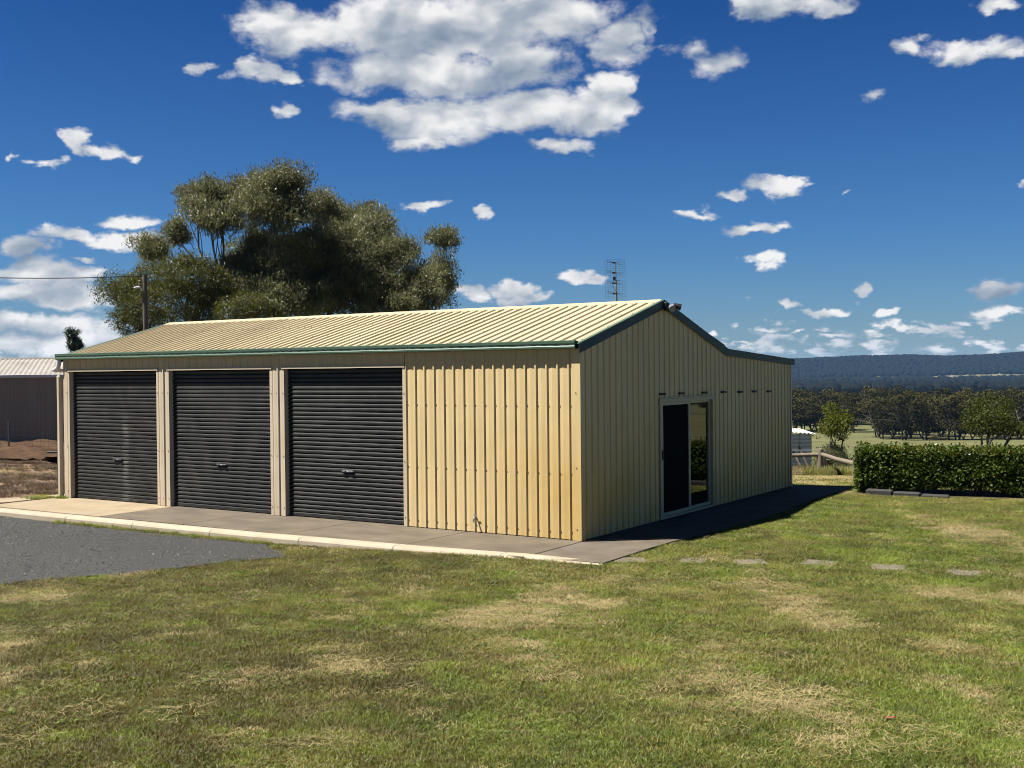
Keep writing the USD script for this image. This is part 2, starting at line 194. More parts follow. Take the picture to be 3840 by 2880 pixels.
def leaf_mat(name, ramp, trans=0.35, rough=0.45, spec=0.4, clump=0.0, clump_scale=0.6, tcol=None):
    """Leaves: a colour per leaf from a ramp, some light passing through."""
    ramp = [(p, kc(c)) for p, c in ramp]
    n = {'g': ('geometry', {}), 'o': ('object_info', {}), 'a': ('math', dict(math_type='multiply_add', value2=0.6)), 'b': ('math', dict(math_type='multiply', value2=0.4)), 'r': ('rgb_ramp', {'ramp': ramp}),
         'p': ('principled_bsdf', dict(roughness=rough, specular_ior_level=spec)), 't': ('translucent_bsdf', {}), 'h': ('hsv', dict(hue=0.49, saturation=1.15, value=1.35)), 'm': ('mix_closure', dict(fac=trans))}
    L = [('o.random', 'b.value1'), ('g.random_per_island', 'a.value1'), ('b.value', 'a.value3'), ('a.value', 'r.fac')]
    out = 'r.color'
    if clump:
        n['nc'] = ('noise_texture', dict(scale=clump_scale, detail=2.0)); n['mc'] = ('map_range', dict(from_min=0.35, from_max=0.65, to_min=1 - clump, to_max=1 + clump, clamp=True)); n['hc'] = ('hsv', {})
        L += [('g.position', 'nc.vector'), ('nc.fac', 'mc.value'), ('mc.result', 'hc.value'), (out, 'hc.color')]; out = 'hc.color'
    L += [(out, 'p.base_color'), (out, 'h.color'), ('h.color', 't.color'), ('p.BSDF', 'm.closure1'), ('t.BSDF', 'm.closure2')]
    MATS[name] = usdkit.material(stage, '/World/Looks/' + name, n, L, surface='m.closure'); return MATS[name]

def cream_mat(name, c1, c2, stain_shade):
    """Cream baked paint; bore-water staining low on the walls, spread along the gable to deepen its shade."""
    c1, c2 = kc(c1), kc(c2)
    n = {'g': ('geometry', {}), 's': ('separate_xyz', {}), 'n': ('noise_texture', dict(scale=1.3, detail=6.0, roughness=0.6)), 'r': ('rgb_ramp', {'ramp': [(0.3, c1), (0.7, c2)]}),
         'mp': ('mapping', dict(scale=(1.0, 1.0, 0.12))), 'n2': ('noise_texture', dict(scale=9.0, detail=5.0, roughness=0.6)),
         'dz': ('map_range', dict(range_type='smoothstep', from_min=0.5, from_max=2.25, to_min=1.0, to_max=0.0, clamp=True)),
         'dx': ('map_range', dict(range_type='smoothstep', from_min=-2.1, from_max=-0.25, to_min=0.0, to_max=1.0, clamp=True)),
         'n3': ('noise_texture', dict(scale=1.1, detail=4.0, roughness=0.55)), 'm3': ('map_range', dict(from_min=0.25, from_max=0.65, to_min=0.30, to_max=1.0, clamp=True)),  # minimum coverage darkens the shaded gable beyond the real stain
         'a': ('math', dict(math_type='multiply')), 'b': ('math', dict(math_type='multiply')), 'st': ('math', dict(math_type='multiply', value2=float(stain_shade))), 'x': ('mix_color', dict(b=kc((0.66, 0.43, 0.12)))),
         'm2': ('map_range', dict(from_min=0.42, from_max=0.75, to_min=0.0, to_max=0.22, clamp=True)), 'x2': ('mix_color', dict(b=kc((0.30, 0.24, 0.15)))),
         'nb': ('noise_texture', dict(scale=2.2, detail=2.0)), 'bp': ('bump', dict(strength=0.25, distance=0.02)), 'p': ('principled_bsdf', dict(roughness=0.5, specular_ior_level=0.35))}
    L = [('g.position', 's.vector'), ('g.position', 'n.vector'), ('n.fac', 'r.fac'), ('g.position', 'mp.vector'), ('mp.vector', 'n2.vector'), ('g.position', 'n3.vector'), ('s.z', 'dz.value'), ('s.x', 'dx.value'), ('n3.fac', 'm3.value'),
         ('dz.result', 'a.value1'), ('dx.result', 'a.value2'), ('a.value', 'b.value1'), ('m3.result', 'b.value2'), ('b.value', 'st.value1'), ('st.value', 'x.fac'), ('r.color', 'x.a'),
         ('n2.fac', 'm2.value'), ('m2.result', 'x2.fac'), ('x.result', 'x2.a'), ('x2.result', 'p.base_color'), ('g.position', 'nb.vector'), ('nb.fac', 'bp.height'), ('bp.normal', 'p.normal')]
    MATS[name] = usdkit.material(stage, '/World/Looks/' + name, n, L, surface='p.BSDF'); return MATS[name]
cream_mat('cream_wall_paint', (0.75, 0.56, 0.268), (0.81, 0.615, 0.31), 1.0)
mat('cream_roof_paint', (0.60, 0.49, 0.295), (0.67, 0.55, 0.34), rough=0.45, scale=1.6, c3=(0.48, 0.385, 0.225), c3_scale=0.9, c3_lo=0.5, c3_hi=0.8, stretch=(1, 0.25, 0.25))  # same cream as the walls, darkened to offset the stronger sun up here
mat('tan_flashing_paint', (0.60, 0.48, 0.33), (0.68, 0.56, 0.40), rough=0.5, scale=2.0)
mat('green_trim_paint', (0.075, 0.135, 0.085), (0.09, 0.16, 0.10), rough=0.42, scale=2.5)
mat('deep_green_trim_paint', (0.022, 0.052, 0.046), (0.027, 0.06, 0.052), rough=0.45, spec=0.25, scale=2.5)  # the same green trim, darkened to put shade into the upright faces
n_ = {'g': ('geometry', {}), 's': ('separate_xyz', {}), 'n': ('noise_texture', dict(scale=1.1, detail=6.0, roughness=0.6)), 'r': ('rgb_ramp', {'ramp': [(0.35, kc((0.028, 0.029, 0.027))), (0.65, kc((0.038, 0.038, 0.035)))]}),
      'n2': ('noise_texture', dict(scale=5.5, detail=6.0, roughness=0.65)), 'm2': ('map_range', dict(from_min=0.45, from_max=0.8, to_min=0.0, to_max=0.5, clamp=True)), 'dx': ('math', dict(math_type='add', value2=10.33)), 'ax': ('math', dict(math_type='absolute')),
      'sx': ('map_range', dict(range_type='smoothstep', from_min=0.02, from_max=0.14, to_min=1.0, to_max=0.0, clamp=True)), 'sz': ('map_range', dict(range_type='smoothstep', from_min=1.5, from_max=2.0, to_min=1.0, to_max=0.0, clamp=True)), 'a': ('math', dict(math_type='multiply')), 'b': ('math', dict(math_type='multiply')), 'm3': ('map_range', dict(from_min=0.3, from_max=0.6, clamp=True)), 'c': ('math', dict(math_type='multiply', value2=0.75)),
      'x': ('mix_color', dict(b=kc((0.10, 0.092, 0.078)))), 'y': ('mix_color', dict(b=kc((0.16, 0.155, 0.145)))), 'p': ('principled_bsdf', dict(roughness=0.42, specular_ior_level=0.18))}
MATS['charcoal_door_paint'] = usdkit.material(stage, '/World/Looks/charcoal_door_paint', n_, [('g.position', 's.vector'), ('g.position', 'n.vector'), ('g.position', 'n2.vector'), ('n.fac', 'r.fac'), ('n2.fac', 'm2.value'), ('m2.result', 'x.fac'), ('r.color', 'x.a'), ('s.x', 'dx.value1'), ('dx.value', 'ax.value1'), ('ax.value', 'sx.value'), ('s.z', 'sz.value'),
      ('sx.result', 'a.value1'), ('sz.result', 'a.value2'), ('n2.fac', 'm3.value'), ('a.value', 'b.value1'), ('m3.result', 'b.value2'), ('b.value', 'c.value1'), ('c.value', 'y.fac'), ('x.result', 'y.a'), ('y.result', 'p.base_color')], surface='p.BSDF')
mat('black_plastic', (0.012, 0.012, 0.013), rough=0.4)
mat('white_plastic', (0.72, 0.71, 0.68), (0.62, 0.61, 0.57), rough=0.4)
mat('grey_metal', (0.30, 0.31, 0.32), (0.42, 0.43, 0.44), rough=0.4, metal=0.6, scale=8)
mat('dull_steel', (0.20, 0.21, 0.22), (0.27, 0.28, 0.29), rough=0.55, metal=0.4, scale=8)
mat('screw_zinc', (0.22, 0.17, 0.11), rough=0.5, metal=0.3)
mat('brown_timber', (0.035, 0.02, 0.014), (0.05, 0.03, 0.02), rough=0.7, scale=12)
mat('insect_mesh', (0.006, 0.006, 0.007), rough=0.9, spec=0.03)
mat('cream_aluminium', (0.46, 0.36, 0.20), (0.52, 0.415, 0.24), rough=0.4, scale=3)
mat('curtain_cloth', (0.50, 0.49, 0.45), (0.60, 0.58, 0.53), rough=0.9, scale=6, stretch=(8, 8, 0.5))
mat('dark_room_lining', (0.08, 0.075, 0.07), rough=0.9)
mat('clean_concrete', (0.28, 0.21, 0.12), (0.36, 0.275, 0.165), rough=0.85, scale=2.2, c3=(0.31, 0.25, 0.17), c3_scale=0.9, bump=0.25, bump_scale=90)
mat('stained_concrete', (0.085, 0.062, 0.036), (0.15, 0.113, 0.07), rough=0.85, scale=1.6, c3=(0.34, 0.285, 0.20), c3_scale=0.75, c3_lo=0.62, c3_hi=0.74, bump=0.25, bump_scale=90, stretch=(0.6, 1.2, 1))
mat('kerb_concrete', (0.36, 0.295, 0.20), (0.46, 0.385, 0.27), rough=0.85, scale=2.5, c3=(0.36, 0.29, 0.19), c3_scale=1.7, c3_lo=0.55, c3_hi=0.75, bump=0.3, bump_scale=80)
mat('path_concrete', (0.085, 0.064, 0.040), (0.145, 0.112, 0.074), rough=0.85, scale=1.7, c3=(0.12, 0.105, 0.085), c3_scale=0.8, bump=0.25, bump_scale=90)
mat('paver_concrete', (0.13, 0.105, 0.07), (0.19, 0.155, 0.105), rough=0.85, scale=5, bump=0.3, bump_scale=90)
mat('bitumen_gravel', (0.005, 0.005, 0.0045), (0.044, 0.041, 0.035), rough=0.9, scale=85, detail=3, lo=0.38, hi=0.62, c3=(0.04, 0.037, 0.031), c3_scale=0.55, c3_lo=0.5, c3_hi=0.85, bump=0.35, bump_scale=110)
mat('gravel_stone', (0.06, 0.058, 0.055), (0.16, 0.15, 0.135), rough=0.85, scale=9, lo=0.3, hi=0.7, isl=0.4)
mat('pale_stone', (0.45, 0.42, 0.37), (0.60, 0.57, 0.51), rough=0.85, scale=9)
mat('rust_soil', (0.16, 0.095, 0.050), (0.23, 0.145, 0.08), rough=0.95, scale=1.2, c3=(0.30, 0.205, 0.095), c3_scale=0.5, bump=0.8, bump_scale=14)
mat('mulch', (0.06, 0.036, 0.022), (0.11, 0.068, 0.042), rough=1.0, spec=0.05, scale=3, bump=0.8, bump_scale=10)
mat('grey_cladding', (0.24, 0.19, 0.135), (0.28, 0.225, 0.165), rough=0.5, scale=1.5, stretch=(1, 1, 0.2))
mat('weathered_zinc', (0.34, 0.305, 0.255), (0.41, 0.37, 0.315), rough=0.45, scale=1.0, stretch=(1, 1, 1), c3=(0.26, 0.235, 0.195), c3_scale=0.8)
mat('white_gutter_paint', (0.56, 0.54, 0.50), (0.64, 0.62, 0.58), rough=0.4)
mat('white_sheet_paint', (0.50, 0.50, 0.51), (0.60, 0.60, 0.61), rough=0.5, scale=2)
mat('pine_pole', (0.15, 0.11, 0.072), (0.24, 0.185, 0.125), rough=0.8, scale=5, stretch=(4, 4, 0.6), c3=(0.16, 0.12, 0.08), c3_scale=2.0)
mat('hardwood_pole', (0.085, 0.055, 0.042), (0.13, 0.085, 0.065), rough=0.85, scale=4, stretch=(5, 5, 0.3))
mat('retaining_block', (0.02, 0.018, 0.015), (0.032, 0.029, 0.024), rough=0.85, scale=6, bump=0.3)
mat('smooth_bark', (0.08, 0.068, 0.056), (0.17, 0.15, 0.125), rough=0.8, scale=2.5, stretch=(1, 1, 0.35))
mat('dark_bark', (0.055, 0.046, 0.038), (0.10, 0.083, 0.068), rough=0.9, scale=4)
mat('wire', (0.02, 0.02, 0.022), rough=0.6)
mat('pale_wire', (0.55, 0.55, 0.53), rough=0.5)
mat('red_leaf', (0.22, 0.045, 0.02), (0.28, 0.07, 0.03), rough=0.6)
mat('paddock_grass', (0.10, 0.108, 0.042), (0.145, 0.14, 0.058), rough=0.95, spec=0.1, scale=0.05, detail=12, c3=(0.23, 0.19, 0.09), c3_scale=0.021, c3_lo=0.52, c3_hi=0.72, bump=0.6, bump_scale=2.0)
mat('hill_soil', (0.09, 0.095, 0.04), (0.19, 0.155, 0.09), rough=0.95, spec=0.1, scale=0.0045, detail=9, lo=0.42, hi=0.58)
leaf_mat('blade_green', [(0.0, (0.10, 0.135, 0.02)), (0.4, (0.30, 0.365, 0.06)), (0.8, (0.56, 0.59, 0.15)), (1.0, (0.88, 0.80, 0.38))], trans=0.35, rough=0.5, clump=0.16, clump_scale=0.8)
leaf_mat('blade_olive', [(0.0, (0.14, 0.135, 0.03)), (0.5, (0.42, 0.39, 0.105)), (1.0, (0.90, 0.78, 0.38))], trans=0.3, rough=0.5, clump=0.16, clump_scale=0.9)
leaf_mat('blade_dull', [(0.0, (0.095, 0.088, 0.022)), (0.5, (0.24, 0.21, 0.055)), (1.0, (0.50, 0.42, 0.17))], trans=0.3, rough=0.55, clump=0.16, clump_scale=0.9)
leaf_mat('blade_straw', [(0.0, (0.30, 0.23, 0.09)), (0.5, (0.64, 0.52, 0.25)), (1.0, (0.95, 0.80, 0.46))], trans=0.2, rough=0.6)
leaf_mat('blade_brown', [(0.0, (0.10, 0.062, 0.032)), (0.5, (0.19, 0.125, 0.062)), (1.0, (0.34, 0.25, 0.13))], trans=0.15, rough=0.7)
leaf_mat('weed_leaf', [(0.0, (0.12, 0.15, 0.035)), (0.5, (0.20, 0.23, 0.06)), (1.0, (0.32, 0.33, 0.12))], trans=0.3, rough=0.7, spec=0.12)
leaf_mat('gum_leaf', [(0.0, (0.13, 0.135, 0.062)), (0.5, (0.285, 0.285, 0.135)), (0.85, (0.46, 0.445, 0.23)), (1.0, (0.85, 0.80, 0.55))], trans=0.35, rough=0.4, spec=0.4, clump=0.22, clump_scale=0.35)
leaf_mat('bushy_leaf', [(0.0, (0.055, 0.062, 0.008)), (0.5, (0.14, 0.145, 0.016)), (1.0, (0.32, 0.30, 0.04))], trans=0.3, rough=0.45, clump=0.2, clump_scale=0.4)
leaf_mat('cypress_leaf', [(0.0, (0.02, 0.04, 0.022)), (1.0, (0.045, 0.08, 0.045))], trans=0.2)
leaf_mat('hedge_leaf', [(0.0, (0.045, 0.075, 0.010)), (0.55, (0.12, 0.165, 0.024)), (0.9, (0.27, 0.31, 0.055)), (1.0, (0.36, 0.34, 0.09))], trans=0.25, rough=0.5, spec=0.16)
leaf_mat('hedge_tip_leaf', [(0.0, (0.14, 0.13, 0.025)), (0.6, (0.26, 0.22, 0.045)), (1.0, (0.42, 0.35, 0.09))], trans=0.3, rough=0.35)
leaf_mat('shrub_leaf', [(0.0, (0.07, 0.085, 0.010)), (0.5, (0.16, 0.175, 0.022)), (1.0, (0.30, 0.29, 0.05))], trans=0.3, rough=0.6, spec=0.1)
leaf_mat('dark_shrub_leaf', [(0.0, (0.045, 0.058, 0.012)), (0.5, (0.095, 0.112, 0.022)), (1.0, (0.19, 0.20, 0.045))], trans=0.3, rough=0.6, spec=0.1)
leaf_mat('woodland_leaf', [(0.0, (0.036, 0.035, 0.011)), (0.5, (0.095, 0.088, 0.028)), (1.0, (0.24, 0.205, 0.07))], rough=0.85, spec=0.08, trans=0.15, clump=0.25, clump_scale=0.12)
leaf_mat('far_canopy', [(0.0, (0.007, 0.009, 0.008)), (0.6, (0.013, 0.017, 0.013)), (1.0, (0.030, 0.032, 0.021))], trans=0.05, rough=0.9, spec=0.05)
n_ = {'t': ('transparent_bsdf', dict(color=(0.86, 0.88, 0.86))), 'gl': ('glossy_bsdf', dict(color=(1, 1, 1), roughness=0.015)), 'f': ('fresnel', dict(IOR=1.75)), 'm': ('mix_closure', {})}
MATS['window_glass'] = usdkit.material(stage, '/World/Looks/window_glass', n_, [('f.fac', 'm.fac'), ('t.BSDF', 'm.closure1'), ('gl.BSDF', 'm.closure2')], surface='m.closure')
M = MATS
# ------------------------------------------------------------------ terrain
def at(px, py, D):
    return EYE + D * (FW + RT * (px - 1920) / FPX - UP * (py - 1440) / FPX)
def sstep(a, b, x):
    t = np.clip((np.asarray(x, float) - a) / (b - a), 0, 1); return t * t * (3 - 2 * t)
def FR(x, y):
    return (x - EYE[0]) * fwd0[0] + (y - EYE[1]) * fwd0[1], (x - EYE[0]) * right0[0] + (y - EYE[1]) * right0[1]
def XY(F, R):
    return EYE[0] + F * fwd0[0] + R * right0[0], EYE[1] + F * fwd0[1] + R * right0[1]
HF = np.array([-9000, 24, 27, 33, 40, 50, 200, 330, 370, 420, 520, 1000, 1900, 2950, 3060, 9000.]); HZ = np.array([0, 0, -0.16, -0.68, -1.25, -1.95, -10.9, -18.7, -19.8, -20.5, -21.6, -27, -34, -33, -31, -31.])
def ground(x, y):
    x, y = np.asarray(x, float), np.asarray(y, float); F, R = FR(x, y)
    p = 0.5 * x - 0.87 * y; q = p - 2.3
    rise = 0.0645 * np.where(q > 0, np.where(q < 2, q * q / 4, q - 1), 0); rise = np.minimum(rise, 0.98 + 0.02 * rise)
    g0 = -0.035 - 0.075 * sstep(-0.2, -4.5, x) * sstep(12, 6, np.abs(y))
    w = sstep(-15, -4, R); far = w * np.interp(F, HF, HZ) + (1 - w) * np.interp(F - 60, HF, HZ)
    a = R / np.maximum(F, 1); rid = np.interp(a, [-9, .10, .2445, .30, .345, .378, .41, .448, .55, 9], [43, 49, 54, 59, 61, 56.5, 60, 67, 71, 65])
    hill = rid * sstep(3060, 3700, F + 90 * (meshkit.noise(np.stack([x / 260, y / 260, 0 * x], -1), 3) - 0.5)) + (F > 2900) * 9 * (meshkit.fbm(np.stack([x / 330, y / 330, 0 * x], -1), 4, 5) - 0.5)
    und = 0.05 * (meshkit.fbm(np.stack([x / 1.7, y / 1.7, 0 * x], -1), 3, 9) - 0.5) * sstep(0.3, 2.5, q + 0 * x)
    return g0 + rise + far + hill * (F > 2800) + und + 0.35 * (F > 60) * (meshkit.noise(np.stack([x / 40, y / 40, 0 * x], -1), 11) - 0.5)

def radial_sheet(radii, thetas, dz):
    """A ring sheet about the camera's foot, finer where it is near."""
    T, Rr = np.meshgrid(thetas, radii); F, R = Rr * np.cos(T), Rr * np.sin(T); x, y = XY(F, R)
    v = np.stack([x, y, ground(x, y) + dz], -1).reshape(-1, 3); n = len(thetas)
    i, j = np.meshgrid(np.arange(len(radii) - 1), np.arange(n - 1), indexing='ij'); a = (i * n + j).ravel()
    return v, np.stack([a, a + 1, a + n + 1, a + n], 1)
th = np.unique(np.concatenate([np.radians(np.linspace(-180, 180, 90)), np.radians(np.linspace(-30, 38, 240))]))
tag(obj('paddock', radial_sheet(np.concatenate([[0.0], np.geomspace(2, 900, 120)]), th, -0.10), M['paddock_grass'], smooth=True), kind='structure')
tag(obj('hills', radial_sheet(np.geomspace(900, 6300, 110), th, -0.10), M['hill_soil'], smooth=True), kind='structure')

def grid_sheet(x0, x1, y0, y1, step, dz, keep=None):
    xs, ys = np.arange(x0, x1 + step / 2, step), np.arange(y0, y1 + step / 2, step); X, Y = np.meshgrid(xs, ys)
    v = np.stack([X, Y, ground(X, Y) + dz], -1).reshape(-1, 3); n = len(xs)
    i, j = np.meshgrid(np.arange(len(ys) - 1), np.arange(n - 1), indexing='ij'); a = (i * n + j).ravel(); q = np.stack([a, a + 1, a + n + 1, a + n], 1)
    if keep is not None:
        c = v[q].mean(1); q = q[keep(c[:, 0], c[:, 1])]
    return v, q
def poly_sheet(poly, step, dz, ragged=0.0, seed=1):
    """A polygon cut out of the terrain, its edge slightly ragged, draped on the ground."""
    if ragged:
        d = poly.segmentize(0.12); c = np.array(d.exterior.coords)[:-1]
        c = c + ragged * (meshkit.fbm(np.stack([c[:, 0] * 2.2, c[:, 1] * 2.2, 0 * c[:, 0] + seed], -1), 4, seed)[:, None] - 0.5) * 2 * np.array([[0.7, 1.0]])
        poly = Polygon(c).buffer(0)
    x0, y0, x1, y1 = poly.bounds
    tris = []
    for x in np.arange(x0, x1, step):
        for y in np.arange(y0, y1, step):
            g = poly.intersection(shapely.box(x, y, x + step, y + step))
            for p in getattr(g, 'geoms', [g]):
                if p.geom_type == 'Polygon' and p.area > 1e-6:
                    v, f = trimesh.creation.triangulate_polygon(p, engine='earcut'); tris.append((v, f))
    v = np.vstack([t[0] for t in tris]); f = np.vstack([t[1] + o for t, o in zip(tris, np.cumsum([0] + [len(t[0]) for t in tris]))])
    return np.column_stack([v, ground(v[:, 0], v[:, 1]) + dz]), f, poly
GRAVEL = Polygon([(-26, -2.02), (-12.2, -2.02), (-6.0, -2.04), (-4.35, -2.06), (-4.0, -2.22), (-3.45, -2.55), (-3.15, -2.8), (-3.45, -3.3), (-3.75, -4.0), (-4.05, -4.75), (-4.5, -5.35), (-4.85, -6.15), (-5.6, -7.6), (-7.5, -10), (-26, -18)])
SHED = Polygon([(-12.2, 0), (0, 0), (0, 9.0), (-12.2, 9.0)])
PATH = Polygon([(0, 0), (-0.2, -1.5), (1.16, -1.46), (1.13, -0.2), (1.14, 1.0), (1.2, 2.2), (1.3, 4.0), (1.2, 6.0), (1.13, 7.2), (1.18, 8.6), (1.05, 9.25), (0, 9.2)])
APRON = Polygon([(-12.32, 0.05), (-12.32, -2.0), (1.1, -1.46), (1.1, 0.05)])
BED = Polygon([(1.35, 8.55), (1.9, 8.16), (3.2, 8.36), (5.0, 8.75), (9, 9.6), (9, 11.2), (1.3, 9.9)])
tag(obj('lawn', grid_sheet(-11, 19, -19, 24, 0.2, 0.0, lambda x, y: ~shapely.contains_xy(SHED.buffer(-0.3), x, y)), None or mat('lawn_thatch', (0.055, 0.05, 0.018), (0.10, 0.085, 0.032), rough=0.95, spec=0.1, scale=2.5, detail=9, c3=(0.21, 0.17, 0.08), c3_scale=0.55, c3_lo=0.5, c3_hi=0.72, bump=0.8, bump_scale=45), smooth=True), kind='structure')
gv, gf, GRAVEL_R = poly_sheet(GRAVEL, 0.8, 0.014, ragged=0.16)
tag(obj('gravel_driveway', (gv, gf), M['bitumen_gravel']), kind='structure')

# bare earth, a darker brown ground band and the concrete edging left of the shed
def soil_sheet(x0, x1, y0, y1, step, dz, amp, seed):
    v, q = grid_sheet(x0, x1, y0, y1, step, dz)
    n = meshkit.fbm(np.stack([v[:, 0] * 1.1, v[:, 1] * 1.1, 0 * v[:, 0]], -1), 4, seed); e = sstep(0, 1.0, np.minimum(np.minimum(v[:, 0] - x0, x1 - v[:, 0]), np.minimum(v[:, 1] - y0, y1 - v[:, 1])))
    v[:, 2] += amp * n * e; return v, q
tag(obj('bare_soil', soil_sheet(-34, -12.55, -6, 14, 0.25, 0.02, 0.22, 4), M['rust_soil'], smooth=True), kind='structure')
mv, mq = soil_sheet(-31, -17.2, 3.4, 10.5, 0.25, 0.05, 0.5, 8); c = mv[mq].mean(1); F_, R_ = FR(c[:, 0], c[:, 1])
mq = mq[(F_ > 32.2 + 0.5 * np.sin(c[:, 0] * 1.7)) & (F_ < 39.2)]; tag(obj('mulch_bed', (mv, mq), M['mulch'], smooth=True), kind='structure')  # darker brown band of ground in front of the grey shed

# ------------------------------------------------------------------ concrete apron, kerb, path
ap = holder('apron', None); tag(ap, kind='structure')
xs = [-12.32, -8.89, -6.72, -4.35, -2.05, 0.02]
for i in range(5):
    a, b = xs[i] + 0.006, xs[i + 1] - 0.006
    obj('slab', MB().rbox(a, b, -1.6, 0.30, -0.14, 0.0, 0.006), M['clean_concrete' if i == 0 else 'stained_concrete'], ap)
kb = holder('kerb', None); tag(kb, kind='structure')
kx = [-12.32, -9.4, -7.6, -5.72, -3.85, -2.1, -0.35, 1.16]
def kerb_y(x): return np.interp(x, [-12.32, -5, -2, 1.2], [-1.98, -1.93, -1.78, -1.50])
for i in range(len(kx) - 1):
    a, b = kx[i] + 0.006, kx[i + 1] - 0.006; m = MB(); prof = []
    for x in np.linspace(a, b, 7):
        dz = 0.022 * float(sstep(-0.2, 1.16, x)) + 0.006 * float(meshkit.noise(np.array([x * 1.7, 7.5, 0]), 4)); yo = kerb_y(x) + 0.012 * (meshkit.noise(np.array([x * 3.0, 1.5, 0]), 2) - 0.5); prof.append([(x, yo - 0.012, -0.22), (x, yo, -0.030 - dz), (x, yo + 0.022, -0.004 - dz), (x, yo + 0.05, 0.010 - dz), (x, yo + 0.20, 0.014 - dz), (x, yo + 0.235, 0.003 - dz), (x, yo + 0.27, -0.22)])
    v = np.array(prof); k = v.shape[1]; q = [(r * k + c, r * k + (c + 1) % k, (r + 1) * k + (c + 1) % k, (r + 1) * k + c) for r in range(6) for c in range(k)]
    m.add(v.reshape(-1, 3), q); m.add(v[0], [(0, j, j + 1) for j in range(1, k - 1)]); m.add(v[-1], [(0, j + 1, j) for j in range(1, k - 1)])
    obj('kerb_stone', m, M['kerb_concrete'], kb)
pv = trimesh.creation.extrude_polygon(Polygon([(0.028, 0.30), (0.028, -1.56)] + [(x, y) for x, y in PATH.exterior.coords[2:11]] + [(0.028, 9.2)]).buffer(0), 0.14, engine='earcut'); pv.apply_translation([0, 0, -0.146])
tag(obj('path', pv, M['path_concrete']), kind='structure')
cs = trimesh.creation.extrude_polygon(Polygon([(-13.3, -1.6), (-13.1, -0.83), (-12.92, -0.35), (-12.76, 0.25), (-12.70, 3.2), (-12.36, 3.2), (-12.36, -0.4), (-12.36, -1.1), (-12.62, -1.75)]), 0.16, engine='earcut'); cs.apply_translation([0, 0, -0.148])
tag(obj('concrete_edging', cs, M['clean_concrete']), kind='structure')
t = thing('drain_pipe', 'short black drain pipe end poking out where the kerb starts on the left', 'pipe', (-12.66, -1.78, -0.03))
obj('pipe_shell', trimesh.creation.annulus(0.035, 0.05, 0.45, sections=18).apply_transform(trimesh.transformations.rotation_matrix(1.35, [0.4, 1, 0])), M['black_plastic'], t)
STONES = [((2300, 2097), (2420, 2096), 'half sunk paver touching the tip of the concrete path'), ((2550, 2097), (2650, 2100), 'second paver from the concrete path in the stepping stone row'), ((2757, 2105), (2870, 2102), 'thin sliver of paver, third from the concrete path'), ((3015, 2103), (3135, 2112), 'most exposed paver, fourth from the concrete path'), ((3265, 2120), (3395, 2126), 'paver with grass creeping over it, fifth from the path'), ((3555, 2142), (3680, 2147), 'overgrown paver farthest from the path in the stepping stone row')]
def drop(px, py, dz=0.0):
    """The point of the ground that stands behind a pixel."""
    D = 10.0
    for _ in range(60):
        p = at(px, py, D); g = float(ground(p[0], p[1])) + dz; D *= (EYE[2] - g) / max(EYE[2] - p[2], 1e-6) if EYE[2] > p[2] else 1.3
        D = min(D, 5000)
    return at(px, py, D)
PAVERS = []
for (a, b, l) in STONES:
    c = (drop(*a, 0.02) + drop(*b, 0.02)) / 2; d = drop(*b, .02) - drop(*a, .02); w = np.linalg.norm(d[:2]); z = float(ground(c[0], c[1]))
    t = tag(obj('stepping_stone', MB().rbox(-w / 2, w / 2, -0.19, 0.19, -0.05, 0.014, 0.006), M['paver_concrete']), l, 'paver', 'stepping stones across the lawn')
    x = UsdGeom.Xformable(t); x.AddTranslateOp().Set(Gf.Vec3d(*map(float, (c[0], c[1], z)))); x.AddRotateZOp().Set(float(math.degrees(math.atan2(d[1], d[0]))))
    PAVERS.append((c[0], c[1], w, math.atan2(d[1], d[0])))

# ------------------------------------------------------------------ the big shed
S = thing('farm_shed', 'long cream steel shed with three charcoal roller doors and green trim', 'shed')
PITCH_ = 0.1905; TAN = math.tan(math.radians(15.0))
XL, RID, VAL, BACK = -12.13, 2.765, 5.46, 8.90
def profile(u0, u1, c0, rib=0.022, extra=()):
    """Break points (u, height) of the ribbed sheet between u0 and u1, a rib centred at c0 and at every pitch from it."""
    us = [(u0, None), (u1, None)] + [(e, None) for e in extra if u0 < e < u1]; k0 = math.floor((u0 - c0) / PITCH_) - 1; k1 = math.ceil((u1 - c0) / PITCH_) + 1
    base = [(-.026, 0), (-.013, rib), (.013, rib), (.026, 0), (.095, .0055)]
    pts = [(c0 + k * PITCH_ + a, h) for k in range(k0, k1 + 1) for a, h in base]; P = np.array(pts)
    allu = sorted({round(u, 5) for u, h in pts if u0 < u < u1} | {round(u, 5) for u, _ in us}); return np.array(allu), np.interp(allu, P[:, 0], P[:, 1])
def sheet(u, h, lo, hi, place):
    """A sheet from lo(u) to hi(u) with a 2 mm folded back edge; place(u, v, h) -> points."""
    lo_, hi_ = lo(u), hi(u); a, b = place(u, lo_, h), place(u, hi_, h); n = len(u)
    v = np.vstack([a, b]); q = [(i, i + 1, n + i + 1, n + i) for i in range(n - 1)]; return v, q
front = lambda y0: (lambda u, v, h: np.stack([u, y0 - h, v], 1))
gable = lambda u, v, h: np.stack([0 * u + h, u, v], 1)
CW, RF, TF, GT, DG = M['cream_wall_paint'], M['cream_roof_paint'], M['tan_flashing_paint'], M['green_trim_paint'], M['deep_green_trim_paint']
C0 = -0.19
doors = [(-11.945, -9.288), (-8.932, -6.283), (-5.936, -3.30)]; HD = 2.585; WT = 2.84
cst = lambda z: (lambda u: 0 * u + z)
e = -3.235
for k in range(4):
    a, b = -3.235 + k * 0.7765, -3.235 + (k + 1) * 0.7765
    u, h = profile(a, b, C0); obj('wall_sheet', sheet(u, h, cst(0.012), cst(WT), front(0.0)), CW, S)
